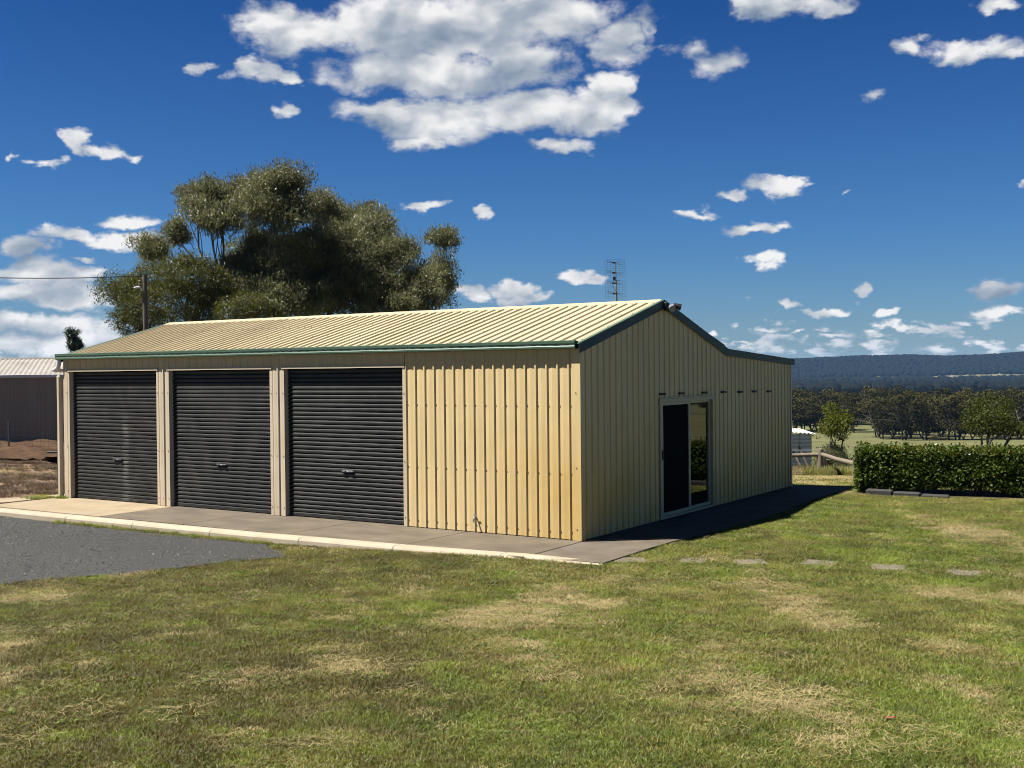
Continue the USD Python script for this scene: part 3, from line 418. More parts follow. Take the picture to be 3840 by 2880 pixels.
for a, b in doors:
    u, h = profile(a - 0.05, b + 0.05, C0, rib=0.016); obj('lintel_sheet', sheet(u, h, cst(HD + 0.02), cst(WT), front(0.0)), CW, S)
    obj('door_head', MB().box(a - 0.05, b + 0.05, -0.024, 0.10, HD - 0.012, HD + 0.022), TF, S)
    obj('door_jamb', MB().box(a - 0.065, a, -0.012, 0.11, 0.004, HD - 0.013), TF, S)
    obj('door_jamb', MB().box(b, b + 0.065, -0.012, 0.11, 0.004, HD - 0.013), TF, S)
for a, b in ((doors[0][1] + .052, doors[1][0] - .052), (doors[1][1] + .052, doors[2][0] - .052)):
    u, h = profile(a, b, a + 0.6 * (b - a), rib=0.018); obj('lintel_sheet', sheet(u, h, cst(HD), cst(WT), front(-0.0)), CW, S)
for (a, b), r in (((doors[0][1] + .066, doors[1][0] - .066), 0.62), ((doors[1][1] + .066, doors[2][0] - .066), 0.62)):
    u, h = profile(a, b, a + r * (b - a), rib=0.022); obj('post_cladding', sheet(u, h, cst(0.006), cst(HD), front(-0.004)), TF, S)
obj('corner_flashing', MB().box(XL, doors[0][0] - 0.066, -0.016, 0.12, 0.004, WT), TF, S)
cf = MB().box(-0.128, 0.018, -0.026, -0.014, 0.004, WT - 0.02).box(0.006, 0.0185, -0.0135, 0.10, 0.004, WT - 0.02)
obj('corner_flashing', cf, CW, S)
for a, b in doors:
    d = holder('roller_door', S); n = 34; sh = (HD - 0.075 - 0.02) / n
    for k in range(n):
        z0 = 0.095 + k * sh - 0.02
        prof = [(0.116, z0), (0.114, z0 + 0.013), (0.086, z0 + 0.015), (0.081, z0 + 0.022), (0.080, z0 + 0.042), (0.082, z0 + sh - 0.018), (0.089, z0 + sh - 0.008), (0.104, z0 + sh - 0.001), (0.116, z0 + sh)]
        m = MB(); P = np.array(prof); v0 = np.column_stack([np.full(len(P), a + 0.004), P]); v1 = np.column_stack([np.full(len(P), b - 0.004), P]); L = len(P)
        m.add(np.vstack([v0, v1]), [(i, L + i, L + i + 1, i + 1) for i in range(L - 1)]); obj('slat', m, M['charcoal_door_paint'], d, smooth=50)
    obj('bottom_rail', MB().rbox(a + 0.004, b - 0.004, 0.078, 0.112, 0.012, 0.074, 0.006), M['charcoal_door_paint'], d)
    cx, hz = {doors[0]: (-10.56, 0.835), doors[1]: (-7.616, 0.835), doors[2]: (-4.56, 0.835)}[(a, b)]
    obj('handle', MB().rbox(cx - 0.13, cx + 0.13, 0.066, 0.084, hz - 0.028, hz + 0.012, 0.006).rbox(cx - 0.12, cx - 0.045, 0.046, 0.068, hz - 0.018, hz + 0.004, 0.004).rbox(cx + 0.045, cx + 0.12, 0.046, 0.068, hz - 0.018, hz + 0.004, 0.004), M['black_plastic'], d)
    obj('lock', MB().rbox(cx - 0.03, cx + 0.03, 0.056, 0.067, hz - 0.016, hz + 0.006, 0.004), M['dull_steel'], d)
# gable wall with the lean-to end
top = lambda y: np.where(y < RID, 2.862 + TAN * (y + 0.068), np.where(y < VAL, 3.61 - (y - RID) * (3.61 - 2.83) / (VAL - RID), 2.83 - (y - VAL) * (2.83 - 2.645) / (9.04 - VAL))) - 0.012
DY0, DY1, DH = 2.575, 4.785, 2.005
cuts = [0.10] + [0.10 + 0.762 * (k + 1) for k in range(11)] + [BACK]
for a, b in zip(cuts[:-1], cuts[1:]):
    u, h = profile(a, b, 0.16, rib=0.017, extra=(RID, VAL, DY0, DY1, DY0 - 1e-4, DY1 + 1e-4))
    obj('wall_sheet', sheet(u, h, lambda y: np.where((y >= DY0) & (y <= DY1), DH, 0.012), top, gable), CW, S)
obj('corner_flashing', MB().box(-0.05, 0.022, BACK - 0.055, BACK + 0.012, 0.0, float(top(BACK)) - 0.01), TF, S)
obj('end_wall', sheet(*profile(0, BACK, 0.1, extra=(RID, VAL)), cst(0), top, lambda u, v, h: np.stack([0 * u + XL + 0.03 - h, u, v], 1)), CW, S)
u, h = profile(XL, 0, 0.1); obj('rear_wall', sheet(u, h, cst(0), cst(2.62), lambda u, v, h: np.stack([u, 0 * u + BACK + h, v], 1)), CW, S)
obj('floor', MB().box(XL + 0.04, -0.03, 0.301, BACK - 0.01, -0.14, 0.004), M['path_concrete'], S)
obj('inner_wall', MB().box(XL + 0.3, -0.25, 2.30, 2.36, 0.005, 2.8).box(XL + 0.3, -0.25, 5.40, 5.45, 0.005, 2.7).box(-3.9, -3.85, 2.37, 5.39, 0.005, 2.75), M['dark_room_lining'], S)
obj('ceiling', MB().box(-3.9, -0.05, 2.37, 5.39, 2.4, 2.45), M['dark_room_lining'], S)
# roof
RX0, RX1 = -12.20, -0.005; SH = (RX1 - RX0) / 16
ce, se = math.cos(math.radians(15)), math.sin(math.radians(15)); LEN = (RID + 0.07) / ce
slope = lambda u, v, h: np.stack([u, -0.068 + v * ce - h * se, 2.872 + v * se + h * ce], 1)
for k in range(16):
    a, b = RX0 + k * SH, RX0 + (k + 1) * SH; u, h = profile(a, b, C0 - 0.02, rib=0.026); j = 0.0015 * (k % 2)
    obj('roof_sheet', sheet(u, h + j, cst(0.0), cst(LEN - 0.01), slope), RF, S)
u, h = profile(RX0, RX1, C0 - 0.02, rib=0.026); L2 = (VAL - RID) / ce
obj('rear_roof', sheet(u, h, cst(0.0), cst(L2), lambda u, v, h: np.stack([u, RID + v * ce + h * se, 3.62 - v * se + h * ce], 1)), RF, S)
obj('lean_to_roof', sheet(u, h, cst(0.0), cst(9.04 - VAL), lambda u, v, h: np.stack([u, VAL + v, 2.835 - v * 0.0517 + h], 1)), RF, S)
rc = MB(); prof = np.array([(RID - 0.17, 3.575 + 0.012), (RID - 0.165, 3.585 + 0.027), (RID - 0.03, 3.648), (RID, 3.662), (RID + 0.03, 3.648), (RID + 0.165, 3.585 + 0.027), (RID + 0.17, 3.575 + 0.012)])
# the cap's lip is notched over each rib
rib_x = np.arange(C0 - 0.02 - 63 * PITCH_, 0, PITCH_); rib_x = rib_x[rib_x > RX0 + 0.03]
xs_ = np.unique(np.concatenate([[RX0, RX1 - 0.02]] + [rib_x + d for d in (-0.034, -0.026, 0.026, 0.034)])); xs_ = xs_[(xs_ >= RX0) & (xs_ <= RX1 - 0.02)]
near = np.min(np.abs(xs_[:, None] - rib_x[None]), 1) < 0.03
V = []
for x, nr in zip(xs_, near):
    p = prof.copy(); p[[0, -1], 1] += 0.016 if nr else -0.002; V.append(np.column_stack([np.full(7, x), p]))
V = np.array(V); n = len(xs_); rc.add(V.reshape(-1, 3), [(i * 7 + j, i * 7 + j + 1, (i + 1) * 7 + j + 1, (i + 1) * 7 + j) for i in range(n - 1) for j in range(6)])
obj('ridge_cap', rc, RF, S, smooth=20)
def barge(y0, z0, y1, z1, x, w, mtl, name='barge_board', drop_=0.145):
    """A folded barge capping: an upright face at x and a flange over the roof edge."""
    m = MB(); s = 1 if w > 0 else -1
    def strip(a, b, dz0, dz1):
        nonlocal m
        v = [(xx, y, z + dz) for (y, z) in ((y0, z0), (y1, z1)) for xx in (a, b) for dz in (dz0, dz1)]
        m.add(v, [(0, 1, 3, 2), (4, 6, 7, 5), (0, 4, 5, 1), (2, 3, 7, 6), (0, 2, 6, 4), (1, 5, 7, 3)])
    strip(x, x - 0.006 * s, -drop_, 0.0); obj(name, m, mtl, S); m = MB(); strip(x - 0.0065 * s, x - 0.11 * s, 0.002 - 0.010, 0.002); return obj('barge_flange', m, GT, S)
for x, w in ((0.042, 1), (-12.235, -1)):
    barge(-0.085, 2.888, RID, 3.652, x, w, DG); barge(RID + 0.002, 3.651, VAL, 2.868, x, w, DG); barge(VAL + 0.002, 2.867, 9.05, 2.684, x, w, DG, drop_=0.13)
G0, G1 = -12.265, -0.02
gp = [(-0.016, 2.925), (-0.016, 2.816), (-0.098, 2.816), (-0.112, 2.826), (-0.114, 2.850), (-0.108, 2.857), (-0.108, 2.886), (-0.115, 2.892), (-0.118, 2.932), (-0.108, 2.938), (-0.098, 2.930), (-0.098, 2.830), (-0.026, 2.830), (-0.026, 2.925)]
gx = [G0, -9.52, -6.18, -3.1, G1]
for a, b in zip(gx[:-1], gx[1:]):
    obj('gutter', extrude_x(gp, a + 0.002, b - 0.002), GT, S)
m = MB()
for x in np.arange(G0 + 0.1, G1 - 0.08, 0.19): m.box(x, x + 0.075, -0.1088, -0.104, 2.866, 2.875)
tag(obj('overflow_slots', m, M['black_plastic'], S), kind='stuff')
obj('gutter_end', extrude_x([(-0.014, 2.925), (-0.014, 2.812), (-0.10, 2.812), (-0.118, 2.828), (-0.120, 2.936), (-0.10, 2.938)], G1 - 0.0015, G1 + 0.004), DG, S)
# downpipe at the far left corner with its white elbow
obj('downpipe', MB().rbox(-12.285, -12.185, -0.075, 0.02, 0.01, 2.50, 0.02), TF, S)
pe = [(-12.21, -0.062, 2.815), (-12.21, -0.062, 2.72), (-12.235, -0.06, 2.655), (-12.29, -0.058, 2.625), (-12.36, -0.05, 2.62), (-12.45, 0.0, 2.615), (-12.47, 0.10, 2.61), (-12.47, 2.2, 2.55)]
obj('pipe_elbow', MB().tube(pe, 0.046, 12), M['white_plastic'], S, smooth=40)
# screws
m = MB(); sp = []
for k in range(17):
    for z in (0.12, 0.98, 1.98): sp.append((C0 - k * PITCH_ + 0.035, -0.006, z))
for a, b in ((-6.283, -5.936), (-9.288, -8.932)):
    for z in (0.15, 1.05, 2.15): sp += [(a + 0.03, -0.014, z), (b - 0.03, -0.014, z), (a + 0.16, -0.008, z)]
for z in (0.15, 1.05, 2.15): sp += [(-3.27, -0.014, z), (-12.02, -0.018, z), (-0.06, -0.028, z + 0.02)]
for x, y, z in sp: m.tube([(x, y + 0.003, z), (x, y - 0.006, z)], [0.010, 0.008], 6)
for k in range(48):
    y = 0.16 + k * PITCH_ + 0.04
    if y < BACK - 0.1:
        for z in (1.92, 0.98, 0.14):
            if not (DY0 - 0.05 < y < DY1 + 0.05 and z < DH + 0.05): m.tube([(-0.002, y, z), (0.007, y, z)], [0.010, 0.008], 6)
tag(obj('wall_screws', m, M['screw_zinc'], S), kind='stuff')
m = MB()
for k in range(len(rib_x)):
    for v in (0.18, 1.0, 1.85, 2.62) if k % 2 else (0.18, 1.85):
        p = slope(np.array([rib_x[k]]), np.array([v + 0.02 * math.sin(k * 2.3)]), np.array([0.026]))[0]; q = p + np.array([0, -se, ce]) * 0.008; m.tube([p, q], [0.011, 0.009], 6)
tag(obj('roof_screws', m, M['screw_zinc'], S), kind='stuff')
for y, z in ((2.689, 2.089), (3.43, 2.084), (4.399, 2.078), (5.247, 2.069), (6.053, 2.054), (6.78, 2.05), (7.568, 2.032)):
    obj('wall_bracket', MB().rbox(-0.01, 0.05, y - 0.09, y + 0.09, z - 0.018, z + 0.018, 0.004), M['brown_timber'], S)
tp = MB().tube([(-1.867, 0.0, 0.23), (-1.867, -0.05, 0.232), (-1.867, -0.085, 0.215), (-1.867, -0.09, 0.165)], [0.013, 0.014, 0.014, 0.012], 8).tube([(-1.867, -0.05, 0.23), (-1.867, -0.05, 0.275)], [0.006, 0.006], 6).bar((-1.90, -0.05, 0.277), (-1.834, -0.05, 0.277), 0.012, 0.010)
obj('tap', tp, M['dull_steel'], S, smooth=40)
# sliding door
sd = holder('sliding_door', S); AL = M['cream_aluminium']
def frame(y0, y1, z0, z1, xa, xb, w, wt=None, wb=None):
    wt, wb = wt or w, wb or w
    return MB().box(xa, xb, y0, y0 + w, z0, z1).box(xa, xb, y1 - w, y1, z0, z1).box(xa, xb, y0 + w + 0.0005, y1 - w - 0.0005, z0, z0 + wb).box(xa, xb, y0 + w + 0.0005, y1 - w - 0.0005, z1 - wt, z1)
obj('frame', frame(DY0 + 0.003, DY1 - 0.003, 0.016, DH - 0.003, -0.09, 0.034, 0.05, 0.05, 0.035), AL, sd)
obj('screen_frame', frame(DY0 + 0.056, 3.79, 0.055, DH - 0.056, -0.012, 0.022, 0.075, 0.05, 0.06), AL, sd)
obj('screen_mesh', MB().box(0.0, 0.006, DY0 + 0.132, 3.714, 0.116, DH - 0.107), M['insect_mesh'], sd)
obj('glass_frame', frame(3.735, DY1 - 0.056, 0.055, DH - 0.056, -0.055, -0.020, 0.055, 0.045, 0.055), AL, sd)
obj('glass_pane', MB().box(-0.040, -0.036, 3.791, DY1 - 0.112, 0.111, DH - 0.102), M['window_glass'], sd)
obj('glass_pane', MB().box(-0.075, -0.071, DY0 + 0.06, 3.73, 0.06, DH - 0.06), M['window_glass'], sd)
obj('handle', MB().rbox(0.022, 0.05, DY0 + 0.075, DY0 + 0.105, 1.0, 1.16, 0.006), M['black_plastic'], sd)
obj('head_flashing', MB().box(0.0, 0.045, DY0 - 0.02, DY1 + 0.02, DH + 0.001, DH + 0.02), AL, sd)
ct = MB(); ys = np.linspace(4.02, 4.62, 70); xx_ = -0.20 + 0.028 * np.sin(ys * 62) + 0.012 * np.sin(ys * 23 + 1); ct.add(np.vstack([np.column_stack([xx_, ys, np.full(70, z)]) for z in (0.05, 1.0, 1.97)]), [(r * 70 + i, r * 70 + i + 1, (r + 1) * 70 + i + 1, (r + 1) * 70 + i) for r in range(2) for i in range(69)])
tag(obj('curtain', ct, M['curtain_cloth'], smooth=True), 'pale pleated curtain hanging inside the glass sliding door of the cream shed', 'curtain')
# ------------------------------------------------------------------ things on and about the shed
ap_ = np.array([0.045, RID, 3.64])
t = thing('security_light', 'twin spotlight with grey and black heads under the gable peak of the cream shed', 'floodlight', ap_)
obj('bracket', MB().rbox(-0.004, 0.05, -0.045, 0.045, -0.17, -0.03, 0.008), M['black_plastic'], t)
obj('sensor', MB().tube([(0.05, 0.0, -0.09), (0.075, 0.0, -0.15), (0.07, 0.0, -0.19)], [0.028, 0.032, 0.02], 10), M['black_plastic'], t, smooth=40)
def spot(name, o, d, mtl, face):
    o, d = np.array(o), np.array(d, float); d /= np.linalg.norm(d); h = holder(name, t)
    obj('shade', MB().tube([o - d * 0.06, o - d * 0.03, o + d * 0.05, o + d * 0.09], [0.022, 0.042, 0.05, 0.058], 16), mtl, h, smooth=40)
    obj('lens', MB().tube([o + d * 0.0905, o + d * 0.094], [0.050, 0.047], 16), face, h, smooth=40)
    obj('arm', MB().tube([(0.03, o[1] * 0.3, -0.08), o - d * 0.05], [0.012, 0.012], 6), M['black_plastic'], h)
spot('lamp', (0.13, -0.02, -0.115), (0.55, -0.75, -0.45), M['dull_steel'], M['grey_metal'])
spot('lamp', (0.10, 0.20, -0.085), (0.75, 0.45, -0.25), M['black_plastic'], M['dull_steel'])
ax = np.array([-1.13, 3.26])
t = thing('tv_antenna', 'grid television antenna on a thin mast behind the ridge of the cream shed', 'antenna', (ax[0], ax[1], 3.42), YAW)
obj('mast', MB().tube([(0.010, 0, 0.0), (0.008, 0, 0.22), (0.004, 0, 0.62)], [0.018, 0.018, 0.018], 8).tube([(0.0, -0.005, 0.56), (-0.012, -0.005, 0.96)], [0.011, 0.009], 8), M['dull_steel'], t, smooth=40)
for z0, z1 in ((0.70, 1.02), (0.33, 0.655)):
    m = MB()
    for i in range(8): x = -0.185 + i * 0.05; m.bar((x, 0.03, z0), (x - 0.004, 0.03, z1), 0.0022, 0.0022, up=(0, 1, 0))
    for i in range(11): z = z0 + i * (z1 - z0) / 10; m.bar((-0.185, 0.033, z), (0.165, 0.033, z - 0.006), 0.0022, 0.0022)
    obj('reflector_grid', m, M['wire'], t)
for z in (0.41, 0.59, 0.77, 0.945):
    obj('element_block', MB().rbox(-0.066, -0.014, -0.085, -0.055, z - 0.014, z + 0.014, 0.004), M['black_plastic'], t)
    obj('dipole', MB().bar((-0.04, -0.07, z), (-0.165, -0.085, z + 0.045), 0.005, 0.005).bar((-0.04, -0.07, z), (0.085, -0.085, z - 0.035), 0.005, 0.005).bar((-0.04, -0.07, z), (-0.165, -0.085, z + 0.005), 0.004, 0.004).bar((-0.04, -0.07, z), (0.085, -0.085, z - 0.005), 0.004, 0.004), M['wire'], t)
obj('junction_box', MB().rbox(-0.055, -0.012, -0.075, -0.03, 0.645, 0.705, 0.006), M['black_plastic'], t)
obj('clamp', MB().bar((-0.03, -0.03, 0.64), (0.07, 0.02, 0.648), 0.02, 0.014), M['dull_steel'], t)
obj('cable', MB().tube([(-0.035, -0.08, 0.65), (-0.072, -0.08, 0.60), (-0.07, -0.08, 0.53), (-0.03, -0.06, 0.50), (0.0, -0.02, 0.44), (0.01, -0.02, 0.02)], 0.0045, 5), M['black_plastic'], t)

# ------------------------------------------------------------------ the place left of the shed
gz = lambda p: float(ground(p[0], p[1]))
a = drop(221, 1862)
t = thing('steel_rail', 'bent grey steel rail standing against the left corner of the cream shed', 'rail', (a[0] - 0.02, a[1] + 0.02, gz(a) + 0.01), YAW)
obj('post', MB().rbox(-0.025, 0.025, -0.025, 0.025, -0.05, 0.93, 0.004), M['grey_metal'], t)
obj('arm', MB().rbox(-0.24, 0.035, -0.03, 0.03, 0.932, 0.965, 0.004), M['wire'], t)
GS_F, GS_R0, GS_R1 = 39.2, -34.0, -13.0
A0 = at(-700, 1683, 37.6); A1 = at(330, 1683, 40.2); ang = math.atan2(A1[1] - A0[1], A1[0] - A0[0]); gl = float(np.hypot(*(A1 - A0)[:2])); g0 = gz(at(150, 1683, 39.0))
t = thing('grey_shed', 'long grey steel shed with pale zinc roof behind the wire fence', 'shed', (A0[0], A0[1], g0), ang)
m_h = 2.53
nsh = int(gl / 0.98); k_ = gl / nsh
for i in range(nsh):
    us = np.linspace(i * k_, (i + 1) * k_, 49); hh = 0.005 * np.sin(us * 2 * np.pi / 0.0817)
    obj('wall_sheet', sheet(us, hh, cst(0.0), cst(m_h), lambda u, v, h: np.stack([u, -h - 0.003 * (i % 2), v], 1)), M['grey_cladding'], t)
    us = np.linspace(i * k_, (i + 1) * k_, 31); hh = 0.011 * np.sin(us * 2 * np.pi / 0.1634)
    obj('roof_sheet', sheet(us, hh, cst(0.0), cst(4.2), lambda u, v, h: np.stack([u, -0.10 + v * 0.985, m_h + 0.06 + v * 0.145 + h], 1)), M['weathered_zinc'], t)
obj('gutter', MB().rbox(0, gl, -0.16, -0.05, m_h - 0.03, m_h + 0.075, 0.008), M['white_gutter_paint'], t)
obj('ridge_cap', MB().tube([(0, 4.03, m_h + 0.68), (gl, 4.03, m_h + 0.68)], 0.05, 6), M['weathered_zinc'], t)
obj('end_wall', MB().box(gl - 0.06, gl - 0.01, 0.02, 8.1, 0, m_h), M['grey_cladding'], t)
obj('rear_wall', MB().box(0, gl - 0.07, 8.0, 8.05, 0, m_h), M['grey_cladding'], t)
obj('rear_roof', MB().quad((0, 4.05, m_h + 0.66), (gl, 4.05, m_h + 0.66), (gl, 8.2, m_h + 0.03), (0, 8.2, m_h + 0.03)), M['weathered_zinc'], t)
# wire fence before it
f0, f1 = at(-620, 1712, 38.0), at(560, 1700, 34.5)
pk = at(33, 1705, 36.2); zb = gz(pk)
d_ = (f1 - f0)[:2] / np.linalg.norm((f1 - f0)[:2])
t = thing('wire_fence', 'wire mesh fence with one black picket before the grey shed', 'fence', (pk[0], pk[1], zb), math.atan2(d_[1], d_[0]))
obj('picket', MB().bar((0, 0, -0.3), (0, 0, 1.19), 0.055, 0.012, up=(0, 1, 0)).bar((0, 0.02, -0.3), (0, 0.02, 1.19), 0.012, 0.045, up=(0, 1, 0)), M['wire'], t)
obj('picket', MB().bar((-5.2, 0, -0.3), (-5.2, 0, 1.19), 0.055, 0.012, up=(0, 1, 0)), M['wire'], t)
m = MB()
for z in (0.06, 0.22, 0.38, 0.54, 0.72, 0.9): m.bar((-9, 0, z), (7, 0, z), 0.006, 0.006)
for x in np.arange(-9, 7, 0.3): m.bar((x, 0.004, 0.06), (x, 0.004, 0.9), 0.004, 0.004, up=(0, 1, 0))
tag(obj('mesh_wire', m, M['wire'], t), kind='stuff')
pp = at(543, 1034, 44.5); ztop = float(pp[2]); pb = np.array([pp[0], pp[1], gz(pp)])
t = thing('power_pole', 'weathered timber power pole before the bushy green tree', 'pole', pb, YAW)
H = ztop - pb[2]
obj('pole_shaft', MB().tube([(0, 0, -0.3), (0, 0, H * 0.5), (0, 0, H)], [0.108, 0.10, 0.09], 12), M['hardwood_pole'], t, smooth=40)
obj('insulator', MB().tube([(-0.10, -0.02, H - 0.03), (-0.2, -0.03, H - 0.015), (-0.30, -0.04, H - 0.01), (-0.36, -0.04, H)], [0.02, 0.045, 0.045, 0.015], 8), M['black_plastic'], t)
obj('service_wire', MB().tube([(-0.12, -0.05, H - 0.05), (-0.16, -0.06, H - 0.3), (-0.12, -0.06, H - 0.55), (-0.105, -0.05, H - 1.0)], 0.012, 5), M['wire'], t)
t2 = thing('pole_light', 'small white floodlight on the timber power pole', 'floodlight', (pb[0], pb[1], pb[2] + H - 0.5), YAW)
obj('arm', MB().tube([(-0.10, -0.06, -0.09), (-0.125, -0.08, -0.02), (-0.15, -0.09, 0.04)], [0.028, 0.028, 0.022], 8), M['white_plastic'], t2)
obj('lamp_head', MB().tube([(-0.15, -0.09, 0.045), (-0.21, -0.10, 0.055), (-0.29, -0.11, 0.04)], [0.035, 0.045, 0.045], 10), M['white_plastic'], t2, smooth=40)
obj('lens', MB().tube([(-0.295, -0.11, 0.035), (-0.37, -0.12, 0.0)], [0.05, 0.055], 10), M['grey_metal'], t2)
w0 = np.array([pb[0], pb[1], pb[2] + H - 0.0]) - right0 * 0.34; w1 = at(-900, 985, 30.0); s_ = np.linspace(0, 1, 24)
wp = w0[None] * (1 - s_[:, None]) + w1[None] * s_[:, None]; wp[:, 2] -= 0.9 * s_ * (1 - s_)
ow = thing('overhead_cable', 'black cable sagging to the left from the top of the power pole', 'cable', w0); obj('cable_strand', MB().tube(wp - w0, 0.016, 5), M['wire'], ow)

# ------------------------------------------------------------------ trees
def spray(n, length, width, spread, r, droop=0.0, twig=True, bend=0.2):
    """A twig's worth of leaves: lozenges about the origin."""
    m = MB()
    for _ in range(n):
        c = r.normal(0, spread, 3) * np.array([1, 1, 0.8]); d = r.normal(size=3); d[2] -= droop * 2; d /= np.linalg.norm(d); s = np.cross(d, r.normal(size=3)); s /= np.linalg.norm(s)
        l = length * r.uniform(0.7, 1.25); w = width * r.uniform(0.75, 1.2); nrm = np.cross(d, s)
        m.add([c - d * l / 2, c + s * w / 2 + nrm * l * bend * 0.2, c + d * l / 2 - nrm * l * bend * 0.15, c - s * w / 2 + nrm * l * bend * 0.2], [(0, 1, 2, 3)])
    return m
def limb(p, q, r0, r1, r, k=6, sag=0.12, n=6):
    p, q = np.array(p, float), np.array(q, float); t = np.linspace(0, 1, n)[:, None]; L = np.linalg.norm(q - p)
    off = r.normal(0, sag * L, 3); pts = p + (q - p) * t + off * (t * (1 - t)) * np.array([1, 1, 0.6]) + np.array([0, 0, 0.10 * L]) * (t * (1 - t))
    pts[1:-1] += r.normal(0, 0.012 * L, (n - 2, 3)); return pts, np.linspace(r0, r1, n)
def lobed_tree(name, label, cat, lobes, base, stems, protos, barkm, dens, leafscale, seed, stem_r, droopy=True, group=None, shell=0.85, sub=0, jit=1.0, twigs=5, ymin=None):
    r = np.random.default_rng(seed); base = np.array([base[0], base[1], gz(base)]); L = np.array(lobes)
    tr = thing(name, label, cat, base, 0, group); cen = L[:, :3].copy()
    cen += FW[None] * r.uniform(-1, 1, len(L))[:, None] * jit * np.minimum(L[:, 3], 2.0)[:, None]; cen -= base
    mb = MB(); order = np.argsort(cen @ right0); groups = np.array_split(order, stems); forks = []
    for g in groups:
        tgt = cen[g].mean(0); tgt = tgt * np.array([0.85, 0.85, 0.80]); b0 = r.normal(0, 0.12 * stem_r * 4, 3) * [1, 1, 0] if stems > 1 else np.zeros(3)
        pts, rad = limb(b0 - [0, 0, 0.2], tgt, stem_r * r.uniform(.8, 1.1), stem_r * 0.35, r, k=9, n=10, sag=0.10); mb.tube(pts, rad, 9); forks.append((pts, rad))
    for gi, g in enumerate(groups):
        pts, rad = forks[gi]
        for i in g:
            j = int(np.clip(np.argmin(np.linalg.norm(pts - cen[i] * [1, 1, 0.55], axis=1)), 3, 9)); p2, r2 = limb(pts[j], cen[i], rad[j] * 0.6, stem_r * 0.09, r, n=7); mb.tube(p2, r2, 6)
            for _ in range(twigs):
                d = r.normal(size=3); d[2] = abs(d[2]) * 0.8; d /= np.linalg.norm(d); e_ = cen[i] + d * np.array([L[i, 3], L[i, 3], L[i, 4]]) * r.uniform(0.6, 0.95); k0 = r.integers(3, 7)
                p3, r3 = limb(p2[k0 - 1], e_, max(r2[k0 - 1] * 0.6, 0.012), 0.006, r, n=5); mb.tube(p3, r3, 4, cap=False)
    obj('trunk', mb, barkm, tr, smooth=50)
    P = []
    if sub:                                    # each mass is made of smaller rounded leaf clumps with gaps between
        L2, c2 = [], []
        for i in range(len(L)):
            for _ in range(sub):
                d = r.normal(size=3); d[2] += 0.25; d /= np.linalg.norm(d); k = r.uniform(0.30, 0.56); q = cen[i] + d * np.array([L[i, 3], L[i, 3], 0.85 * L[i, 4]]) * r.uniform(0.10, 0.98)
                L2.append([0, 0, 0, L[i, 3] * k, max(L[i, 4], 0.85 * L[i, 3]) * k]); c2.append(q)
        L, cen = np.array(L2), np.array(c2)
    for i in range(len(L)):
        rx, rz = L[i, 3], L[i, 4]; n = max(int(dens * rx * (rx + rz) / 2), 12); d = r.normal(size=(n, 3)); d /= np.linalg.norm(d, axis=1, keepdims=True); rr = r.uniform(0, 1, n) ** (1 / 3) ; rr = shell * np.sqrt(rr) + (1 - shell) * rr
        wob = 0.60 + 0.85 * meshkit.fbm(d * 1.7 + [i * 7.1, seed, 0], 3, seed)
        q = cen[i] + d * (rr * wob)[:, None] * np.array([rx * 1.02, rx * 1.02, rz * 0.95]); keep = meshkit.noise(q * 0.9 / max(leafscale, .5) + seed, seed) > 0.25; P.append(q[keep])
    P = np.vstack(P); P = P[P[:, 2] > 0.3]; n = len(P)
    qt = tiltq(n, r, 0.25) if droopy else randq(n, r)
    instancer('crown', tr, protos, P, qt, leafscale * r.uniform(0.75, 1.3, n), r.integers(0, len(protos), n)); return tr
rt = np.random.default_rng(21)
gum = [('leaf_spray', spray(24, 0.19, 0.045, 0.17, rt, droop=0.75), M['gum_leaf'], False) for _ in range(4)]
bush = [('leaf_spray', spray(34, 0.13, 0.032, 0.15, rt, droop=0.3), M['bushy_leaf'], False) for _ in range(4)]
dshrub = [('leaf_spray', spray(26, 0.10, 0.042, 0.11, rt, droop=0.1), M['dark_shrub_leaf'], False) for _ in range(4)]
shrubp = [('leaf_spray', spray(26, 0.10, 0.042, 0.11, rt, droop=0.1), M['shrub_leaf'], False) for _ in range(4)]
cyp = [('leaf_spray', spray(40, 0.22, 0.03, 0.10, rt, droop=-0.5), M['cypress_leaf'], False) for _ in range(3)]
lobed_tree('eucalyptus_tree', 'tallest grey green gum tree rising over the left half of the shed roof', 'tree', LOBES['E1'], (-34.3, 27.0), 3, gum, M['smooth_bark'], 62, 1.0, 11, 0.26, sub=19, shell=0.5)
lobed_tree('eucalyptus_tree', 'rounded gum tree in the middle of the group behind the shed ridge', 'tree', LOBES['E2'], (-32.4, 30.5), 2, gum, M['smooth_bark'], 62, 1.0, 12, 0.24, sub=19, shell=0.5)
lobed_tree('eucalyptus_tree', 'thin open gum tree at the right end of the group with a lone top tuft', 'tree', LOBES['E3'], (-27.6, 30.2), 3, gum, M['smooth_bark'], 52, 0.95, 13, 0.17, twigs=8, sub=13, shell=0.5)
lobed_tree('bushy_tree', 'dense rounded olive green tree behind the power pole', 'tree', [(x + FW[0] * 1.6, y + FW[1] * 1.6, z, a_, b_) for x, y, z, a_, b_ in LOBES['B1']], (-32.4, 18.6), 2, bush, M['dark_bark'], 150, 1.0, 14, 0.2, shell=0.75)
lobed_tree('bushy_shrub', 'low olive green bush peeping over the roof at the foot of the gums', 'shrub', LOBES['B2'], (-28.3, 19.4), 2, bush, M['dark_bark'], 150, 0.95, 15, 0.1, shell=0.75)
lobed_tree('cypress_tree', 'small dark windblown conifer tip above the left end of the roof', 'tree', LOBES['CY'], (-52.3, 29.6), 1, cyp, M['dark_bark'], 380, 1.25, 16, 0.12, jit=0.3)
dt = drop(880, 700 * 1.736)
dbx, dby = -29.0, 31.5; dz_ = gz((dbx, dby))
